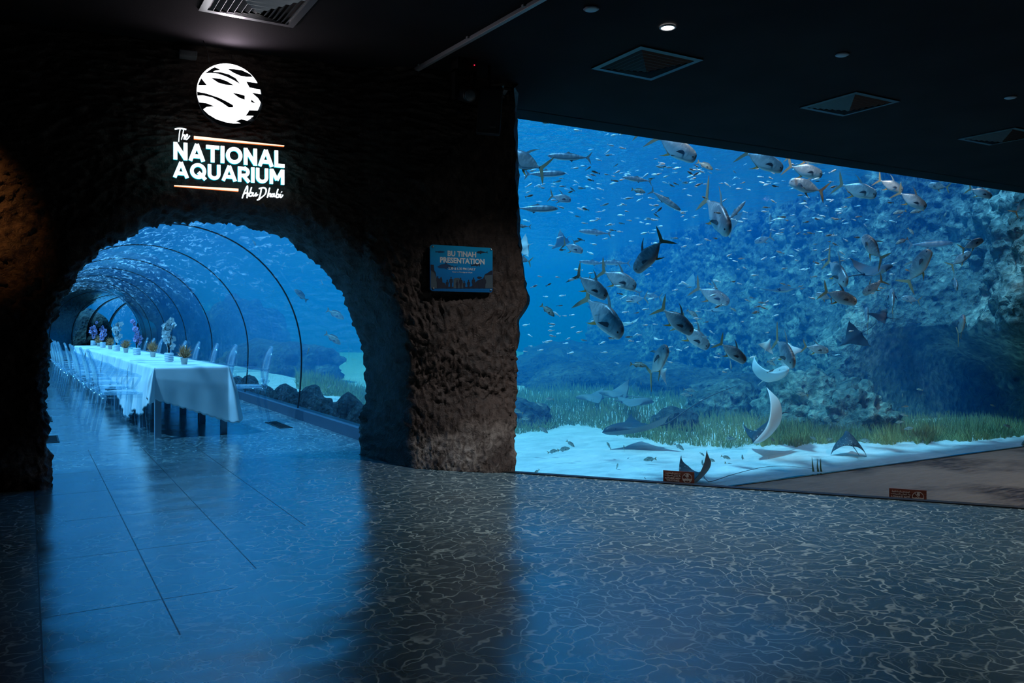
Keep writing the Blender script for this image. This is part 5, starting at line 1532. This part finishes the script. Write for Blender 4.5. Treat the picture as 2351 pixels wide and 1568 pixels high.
SF = [
 (1482, 442, 1451, 435, 1.2, 'small dark oval fish under the slender one in the school'),
 (1637, 389, 1602, 372, 1.2, 'small dark fish facing down right below the top edge'),
 (1273, 726, 1243, 701, .8, 'small dark fish diving right beside the pillar bulge'),
 (1484, 840, 1448, 836, .9, 'brown fish with a yellow tail facing right, left of the head-up fish'),
 (1761, 832, 1778, 826, 3.0, 'dark small fish inside the curve of the crescent ray'), (1781, 839, 1762, 830, 2.6, 'reddish small fish inside the curve of the crescent ray'),
 (1319, 1026, 1301, 1012, 3.0, 'small striped fish diving over the bright sand, left'), (1309, 1029, 1281, 1034, 2.9, 'small fish right one of a nose-to-tail pair over sand'),
 (1281, 1034, 1258, 1039, 2.9, 'small fish left one of a nose-to-tail pair over sand'), (1258, 994, 1236, 980, 3.4, 'dark small fish facing down right at the left seagrass edge'),
 (1393, 1015, 1402, 1030, 3.0, 'small fish standing on its tail over the sand'), (1432, 1022, 1433, 1036, 3.0, 'tiny thin fish upright over the sand'),
 (1419, 1064, 1415, 1077, 2.0, 'small dark oval fish above the sand, lower left'), (1477, 1056, 1506, 1053, 2.2, 'spiny small fish resting on the sand, middle left'),
 (1570, 1033, 1549, 1019, 2.6, 'dark small fish facing down right over the sand ridge'), (1617, 1047, 1607, 1039, 2.2, 'tiny fish right of the grey fin tips'),
 (1643, 1062, 1625, 1052, 2.0, 'small fish facing right, lower left of a bream pair'), (1677, 1053, 1656, 1047, 2.0, 'small fish facing right, upper right of a bream pair'),
 (1690, 1075, 1664, 1063, 1.6, 'grey bream facing down right in the middle of the sand'), (1612, 1056, 1613, 1072, 1.9, 'thin fish seen end on beside the grey fin tips'),
 (1668, 1088, 1679, 1076, 1.4, 'small fish nosing down into the sand below the grey bream'), (1704, 1044, 1705, 1060, 2.0, 'small oval fish seen end on over the sand ridge'),
 (1759, 1058, 1758, 1070, 1.6, 'tiny brownish fish seen end on, centre of the sand'), (1778, 1067, 1764, 1053, 1.7, 'thin fish nosing down right, centre of the sand'),
 (1632, 1106, 1660, 1094, 1.1, 'grey bream feeding at the sand right of the fin tips'), (1730, 1090, 1702, 1086, 1.1, 'grey bream facing right under the long thin whip'),
 (1763, 1090, 1793, 1089, 1.0, 'grey bream facing left, rightmost under the long thin whip'), (1484, 1106, 1480, 1096, 1.2, 'tiny fish by the platform rim, bottom middle'),
 (1226, 1088, 1238, 1078, 1.6, 'pale small fish at the bottom left of the window'), (1176, 940, 1200, 949, 3.5, 'pale small fish by the pillar above the sand'),
 (1215, 961, 1194, 962, 3.4, 'pale small fish just below another by the pillar'), (1252, 915, 1271, 917, 5.0, 'pale spotted fish over the seagrass, left'),
 (1247, 932, 1230, 924, 4.6, 'faint round fish over the seagrass, left'), (1472, 884, 1471, 872, 5.0, 'pale fish seen end on over the far reef'),
 (1666, 1006, 1690, 1008, 2.6, 'small fish facing left in the seagrass middle'), (1779, 1014, 1767, 1004, 2.3, 'small fish in the seagrass under the belly-up ray'),
 (1875, 1010, 1856, 1002, 2.6, 'small fish facing right at the reef foot'), (1892, 1012, 1912, 1007, 2.5, 'small fish facing left in the reef-foot seagrass'),
 (1998, 1013, 1972, 1010, 2.2, 'small fish behind the wing of the dark flat ray'), (2056, 970, 2076, 968, 1.7, 'olive fish facing left, lowest but one in the dark cave'),
 (2097, 982, 2073, 986, 1.6, 'bright fish facing right, lowest in the dark cave'), (2067, 951, 2084, 955, 1.8, 'small fish third from below in the dark cave'),
 (2086, 933, 2071, 934, 2.0, 'small dim fish fourth from below in the dark cave'), (2072, 903, 2072, 914, 2.2, 'tiny bright fish in the dark cave mouth'),
 (2019, 940, 2009, 952, 2.0, 'faint fish at the left cave edge'), (2104, 893, 2118, 896, 2.6, 'faint blue fish high in the dark cave'),
 (2304, 975, 2322, 981, .8, 'pale fish facing left low at the right edge'), (2273, 929, 2285, 933, .8, 'small pale fish in front of the right reef wall'),
 (2160, 1042, 2132, 1038, .9, 'pale flattish fish resting on the sand near the window, right'), (1828, 903, 1855, 908, 2.4, 'fish facing left beside the pale reef outcrop'),
 (1687, 903, 1672, 900, 5.0, 'yellowish fish over the far reef, right of the whip tail tip'), (1596, 898, 1570, 894, 6.0, 'yellowish fish over the far reef, left of the whip tail tip'),
 (1562, 905, 1588, 908, 5.2, 'faint yellow fish above the gliding ray tail'), (1690, 715, 1676, 706, 3.0, 'slim pale fish in the middle blue water'),
 (1602, 728, 1578, 712, 2.6, 'small dark-backed fish right of the pinkish silver one'), (1679, 848, 1676, 826, 2.5, 'pale end-on fish below the pale pinkish one'),
 (2050, 490, 2080, 484, 2.0, 'small yellow-striped fish under the reddish-flank fish'), (2090, 488, 2120, 482, 1.7, 'pale striped fish in the upper right shadow'),
 (2056, 560, 2084, 548, 1.6, 'yellow-striped fish facing left in the upper right shadow'), (2098, 538, 2084, 524, 1.8, 'slim yellow-striped fish diving right in the upper right shadow'),
 (2168, 498, 2173, 486, 1.6, 'tiny bright fish in the shadow, upper right'), (2060, 500, 2068, 494, 2.0, 'tiny round fish in the upper right shadow'),
]
YB = {10: .8, 11: 1.2, 12: 1.0, 19: 1.5, 21: 1.4, 22: 1.0, 33: 1.0, 43: 1.0, 55: 1.0}
for k, (a, b, c, d, off, lab) in enumerate(SF):
    fish('bream', a, b, c, d, off, lab, YB.get(k, .2), group=G3)
# fish outside the tunnel glass
def tfish(kind, nx, ny, tx, ty, depth, lab, yaw=0.3):
    o = copy_tree(PROTO[kind]); orient(o, (nx, ny, depth), (tx, ty, depth), yaw); tag(o, lab, 'fish', 'fish outside the tunnel glass'); return o
tfish('bream', 676, 664, 704, 690, 13.5, 'brown oval fish above the first tunnel rib, outside the glass', .5)
tfish('bream', 782, 790, 748, 766, 13.0, 'faint brown fish by the right arch edge, upper', .3)
tfish('bream', 790, 732, 752, 712, 15.0, 'faint outlined fish by the right arch edge, topmost', .3)
tfish('bream', 730, 916, 718, 898, 12.5, 'small dark round fish low over the sand outside the tunnel', .8)
tfish('bream', 760, 884, 750, 892, 14.0, 'tiny dark fish over the sand outside the tunnel', .6)
tfish('bream', 710, 798, 705, 812, 12.5, 'small pale fish beside the first tunnel rib', .8)
tfish('bream', 588, 564, 580, 552, 15.0, 'small dark fish high outside the tunnel crown', .6)
tfish('mackerel', 742, 655, 736, 642, 14.0, 'tiny slim fish high outside the tunnel by the arch', .6)

# --- the bait school: 300 fish, and the rest as one mass
bait_me = [body_mesh('silver_baitfish', [(0.50, 0.01, -0.02, 0.01), (0.42, 0.07, -0.07, 0.04), (0.22, 0.12, -0.13, 0.065), (0.0, 0.115, -0.13, 0.06), (-0.22, 0.06, -0.07, 0.035), (-0.36, 0.022, -0.022, 0.014), (-0.40, 0.03, -0.03, 0.008), (-0.52, 0.13, -0.13, 0.006)], M['bait'], 8)]
random.seed(21)
CL = [(1500, 395, 190, 30, 90), (1290, 430, 110, 30, 45), (1400, 460, 170, 60, 60), (1600, 400, 60, 25, 24), (1790, 410, 110, 30, 46), (1400, 520, 150, 50, 60), (1560, 480, 100, 60, 36),
      (1290, 770, 110, 45, 40), (1500, 770, 140, 30, 36), (1700, 690, 120, 60, 50), (1830, 560, 160, 90, 90), (1900, 480, 110, 50, 50), (1960, 640, 120, 100, 50), (1350, 330, 150, 35, 22), (1600, 620, 240, 120, 60), (1650, 830, 180, 50, 26), (1330, 650, 120, 60, 20)]
spots = []
for (cx_, cy_, rx, ry, n_) in CL:
    for _ in range(int(n_ * 0.62)):
        px, py = random.gauss(cx_, rx * 0.6), random.gauss(cy_, ry * 0.6)
        if not (1192 < px < 2250): continue
        if py < 262 + (px - 1180) * 0.157 or py > 940: continue
        spots.append((px, py))
random.shuffle(spots)
def bait_matrix(px, py, big=1.0):
    d = glass_depth(px) + random.choice([0.4, 0.8, 1.4, 2.2, 3.2, 4.5]) * random.uniform(0.7, 1.3)
    L_ = random.uniform(0.042, 0.078) * (1 + 0.04 * d)
    right = random.random() < 0.35
    f = Vector((CT, -ST, 0)) * (1 if right else -1) + Vector((ST, CT, 0)) * random.uniform(-0.9, 0.9)
    f.z = random.gauss(0.05, 0.28)
    f.normalize()
    up = (Vector((0, 0, 1)) - f * f.z).normalized(); rt = up.cross(f)
    s = L_
    mt = Matrix(((f.x * s, rt.x * s, up.x * s, 0), (f.y * s, rt.y * s, up.y * s, 0), (f.z * s, rt.z * s, up.z * s, 0), (0, 0, 0, 1)))
    mt.translation = at(px, py, d)
    return mt
mats = sorted([(bait_matrix(*s)) for s in spots], key=lambda m: -(m.to_scale()[0] / (m.translation - Vector((0, 0, 1.2))).length))
for m_ in mats[:300]:
    o = bpy.data.objects.new('silver_baitfish', bait_me[0]); COL.objects.link(o); o.matrix_world = m_
    tag(o, 'tiny bright silver fish of the loose schools in the big tank', 'fish', 'tiny silver fish schooling in the big tank')
mb = MB()
bv = [v.co.copy() for v in bait_me[0].vertices]; bf = [tuple(p.vertices) for p in bait_me[0].polygons]
for m_ in mats[300:]:
    mb.m = m_; mb.add(bv, bf)
tag(mb.build('distant_baitfish', M['bait'], fix=False), 'countless faint specks of small fish farther off in the tank', 'fish school', kind='stuff')

# ================================================================ rays
M['ray_dark'] = plain('slate_ray_back', (0.030, 0.055, 0.075), 0.5)
M['ray_spot'] = None
def spotted():
    m = N('spotted_ray_back'); v = m.coord(); vo = m.n.new('ShaderNodeTexVoronoi'); m.l.new(v, vo.inputs['Vector']); vo.inputs['Scale'].default_value = 26
    c = m.mixc(m.ramp(vo.outputs[0], [(0.14, 1.0), (0.20, 0.0)]), (0.030, 0.055, 0.075), (0.55, 0.6, 0.6))
    return m.done(m.pri(Base_Color=c, Roughness=0.5))
M['ray_spot'] = spotted()
M['ray_belly'] = plain('pale_ray_belly', (0.80, 0.84, 0.84), 0.6)
M['ray_dim'] = plain('dim_sandy_ray', (0.16, 0.21, 0.22), 0.6)
M['ray_pale'] = plain('pale_sandy_ray', (0.50, 0.55, 0.52), 0.6)
def ray_mesh(lift, power, fold, top, belly, droop=0.0):
    nu, nv = 40, 14
    vs = []; fs = []
    for sgn in (1, -1):
        for i in range(nu + 1):
            u = -1 + 2 * i / nu; au = abs(u)
            lead = 0.30 - 0.42 * au ** 1.25 + 0.20 * math.exp(-(u / 0.13) ** 2)
            trail = -0.24 + 0.06 * math.sin(min(1, au * 1.6) * PI)
            if au > 0.25: trail = trail + (lead - 0.01 - trail) * ((au - 0.25) / 0.75) ** 1.9
            th = 0.075 * math.exp(-(u / 0.28) ** 2) + 0.018 * (1 - au) + 0.002
            for j in range(nv + 1):
                v = j / nv
                x = lead + (trail - lead) * v
                prof_ = math.sin(PI * min(1, v ** 0.75)) ** 0.7 if 0 < v < 1 else 0
                K = lift * 1.35 if abs(lift) > 0.01 else 0.01
                ph = K * au ** power
                h_ = sgn * th * prof_ * (1.0 if sgn > 0 else 0.55)
                yy = math.copysign(0.5 * math.sin(K * au) / K - math.sin(ph) * h_, u)
                z = 0.5 * (1 - math.cos(K * au)) / K - droop * au ** 3 * 0.3 + math.cos(ph) * h_
                vs.append((x - 0.06 * au, yy, z))
    m_ = nv + 1; off = (nu + 1) * m_
    mats_ = []
    for i in range(nu):
        for j in range(nv):
            a = i * m_ + j
            fs.append((a, a + 1, a + m_ + 1, a + m_)); mats_.append(0)
            b = a + off
            fs.append((b, b + m_, b + m_ + 1, b + 1)); mats_.append(1)
    me = bpy.data.meshes.new('ray'); me.from_pydata(vs, [], fs)
    me.materials.append(top); me.materials.append(belly)
    for p_, k_ in zip(me.polygons, mats_): p_.material_index = k_
    bm = bmesh.new(); bm.from_mesh(me); bmesh.ops.remove_doubles(bm, verts=bm.verts, dist=0.0004); bmesh.ops.recalc_face_normals(bm, faces=bm.faces); bm.to_mesh(me); bm.free()
    me.polygons.foreach_set('use_smooth', [True] * len(me.polygons))
    return me
def camv(r, u, d): return Vector((CT * r + ST * d, -ST * r + CT * d, u))
def ray(px, py, depth, span_px, head, up, lab, lift=0.4, power=1.0, fold=0.0, top='ray_dark', belly='ray_belly', tail=1.0, tailpts=None, tr=0.008, droop=0.0, name='eagle_ray'):
    o = bpy.data.objects.new(name, ray_mesh(lift, power, fold, M[top], M[belly], droop)); COL.objects.link(o)
    f = camv(*head).normalized(); z = camv(*up); z = (z - f * z.dot(f)).normalized(); y = z.cross(f)
    s = span_px * depth / FPX
    mt = Matrix(((f.x * s, y.x * s, z.x * s, 0), (f.y * s, y.y * s, z.y * s, 0), (f.z * s, y.z * s, z.z * s, 0), (0, 0, 0, 1)))
    mt.translation = at(px, py, depth)
    o.matrix_world = mt
    if tailpts:
        inv = mt.inverted(); q = [Vector((-0.2, 0, 0.02))] + [inv @ at(*p) for p in tailpts]
        q = [Vector(p) for p in smooth_line([tuple(p) for p in q], 24)]
    else:
        q = [Vector((-0.2 - tail * k / 8, 0.03 * math.sin(k * 0.5), 0.02 + 0.04 * math.sin(k * 0.4))) for k in range(9)]
    n_ = len(q)
    mb = MB().tube(q, [tr * 1.6 * (1 - 0.8 * k / n_) + 0.001 for k in range(n_)], 6)
    t_ = mb.build('tail', M[top], o)
    MB().tube([(-0.20, 0, 0.03), (-0.25, 0, 0.075), (-0.28, 0, 0.035)], [0.012, 0.006, 0.004], 6, flat=0.4).build('dorsal_fin', M[top], o)
    for s_ in (-1, 1):
        e_ = MB().lathe([(0.001, -0.008), (0.010, -0.004), (0.010, 0.004), (0.001, 0.008)], 8).build('eye', M['fish_eye'], o)
        e_.location = (0.34, s_ * 0.050, 0.025); e_.rotation_euler = (PI / 2, 0, 0)
    tag(o, lab, 'ray', 'rays gliding in the tank')
    return o
gd = glass_depth
ray(1466, 984, 13.0, 190, (-1, -0.05, -0.40), (0.0, 1, 0.10), 'dark ray gliding left low over the seagrass, long tail rising right', lift=0.5, top='ray_dark', belly='ray_dim',
    tailpts=[(1530, 973, 13.0), (1575, 942, 13.0), (1630, 910, 13.1), (1691, 886, 13.2)], tr=0.0055)
ray(1772, 984, 12.2, 200, (-0.62, -0.22, -0.70), (-0.68, 0.60, 0.50), 'spotted ray with raised wings and pale belly turning towards the window, right of centre', lift=1.25, top='ray_spot', tail=0.4)
ray(1952, 1014, 12.2, 112, (0.18, 0.30, 1), (0.05, 1, -0.65), 'dark flat ray seen from behind, low over the right sand', lift=-1.0, top='ray_spot', tail=0.5)
ray(1598, 1098, 10.1, 150, (-0.75, -0.35, -0.60), (-0.2, 1, 0.2), 'ray standing on the sand, two grey wing tips upright behind the left plaque', lift=1.3, top='ray_spot', belly='ray_pale',
    tailpts=[(1625, 1106, 10.1), (1680, 1090, 10.3), (1745, 1074, 10.6), (1800, 1070, 10.8), (1866, 1076, 11.0)], tr=0.003)
ray(1776, 868, 12.6, 165, (0.10, 0.30, -0.95), (-0.02, 0.95, 0.5), 'pale crescent-shaped ray with both wings curled up', lift=1.7, top='ray_pale', tail=0.3)
ray(1760, 796, 14.0, 46, (0.4, 0.7, 0.3), (0.0, -0.3, -1), 'pale blurry ray above the crescent ray, upper', lift=0.1, top='ray_pale', tail=0.2)
ray(1820, 806, 14.0, 46, (-0.3, 0.7, 0.3), (0.0, 0.3, 1), 'pale blurry ray right of the crescent ray, half hidden', lift=0.1, top='ray_pale', tail=0.2)
ray(2004, 626, 12.9, 120, (0.95, 0.28, 0.3), (-0.3, 0.9, -0.45), 'grey ray seen side on with one wing raised, upper right', lift=0.8, top='ray_dark', belly='ray_pale', tail=0.8)
ray(1962, 772, 13.6, 80, (-0.6, -0.5, 0.4), (0.4, 0.3, -0.9), 'dim blue ray tilted over the reef, left of the reef pillar', lift=0.2, top='ray_dark', belly='ray_pale', tail=0.6)
ray(2022, 727, 13.2, 62, (-0.8, 0.2, 0.3), (0.2, 0.6, -0.7), 'dim ray in front of the reef pillar top', lift=0.3, top='ray_dark', belly='ray_pale', tail=0.5)
ray(1797, 667, 13.5, 110, (0.55, 0.1, 0.85), (-0.12, 1, -0.12), 'thin ray seen edge on across the middle', lift=0.3, top='ray_dark', belly='ray_pale', tail=0.3)
ray(1640, 714, 16.0, 72, (0.4, 0.1, 0.8), (-0.1, 1, -0.3), 'pale ray right of the pinkish silver fish', lift=0.25, top='ray_dim', belly='ray_dim', tail=0.3)
ray(1365, 914, 17.5, 90, (-1, 0.0, 0.25), (0, 1, -0.35), 'faint ray over the left seagrass, left one of a pair', lift=0.25, top='ray_dim', belly='ray_dim', tail=0.8)
ray(1420, 908, 17.0, 95, (-1, 0.12, 0.3), (0.1, 1, -0.5), 'faint ray with a raised wing over the left seagrass, right one of a pair', lift=0.9, top='ray_dim', belly='ray_dim', tail=0.8)
ray(1521, 858, 14.0, 52, (0.3, 0.3, 0.5), (0, -0.3, -1), 'pale square ray under the head-up fish', lift=0.15, top='ray_pale', tail=0.2)
ray(1442, 744, 15.5, 60, (-0.6, -0.1, 0.8), (0, 1, -0.25), 'pale ray right of the brown-gold diving fish', lift=0.5, top='ray_pale', tail=0.3)
ray(1672, 512, 15.0, 86, (0.2, -0.6, 0.5), (0.0, 0.55, 0.9), 'pale ray spread behind the steep silver fish, upper middle', lift=0.5, top='ray_pale', tail=0.3)
ray(1292, 556, 15.5, 62, (-0.7, -0.4, 0.3), (-0.4, 0.5, 0.8), 'pale ray with upright wing, upper left', lift=1.0, top='ray_dim', belly='ray_dim', tail=0.2)
ray(1202, 567, 11.0, 62, (-0.7, -0.2, 0.3), (0.2, 0.4, -0.9), 'pale round ray peeping past the pillar bulge', lift=0.15, top='ray_pale', tail=0.2)
ray(1450, 925, 16.0, 110, (1, 0.02, 0.2), (0, 1, -0.15), 'faint flat ray low over the seagrass, far left of the gliding one', lift=0.15, top='ray_dim', belly='ray_dim', tail=0.3)
ray(1585, 650, 22.0, 60, (-0.8, -0.2, 0.3), (0, 0.8, -0.6), 'barely visible ray far off in the centre haze', lift=0.4, top='ray_dim', belly='ray_dim', tail=0.3)
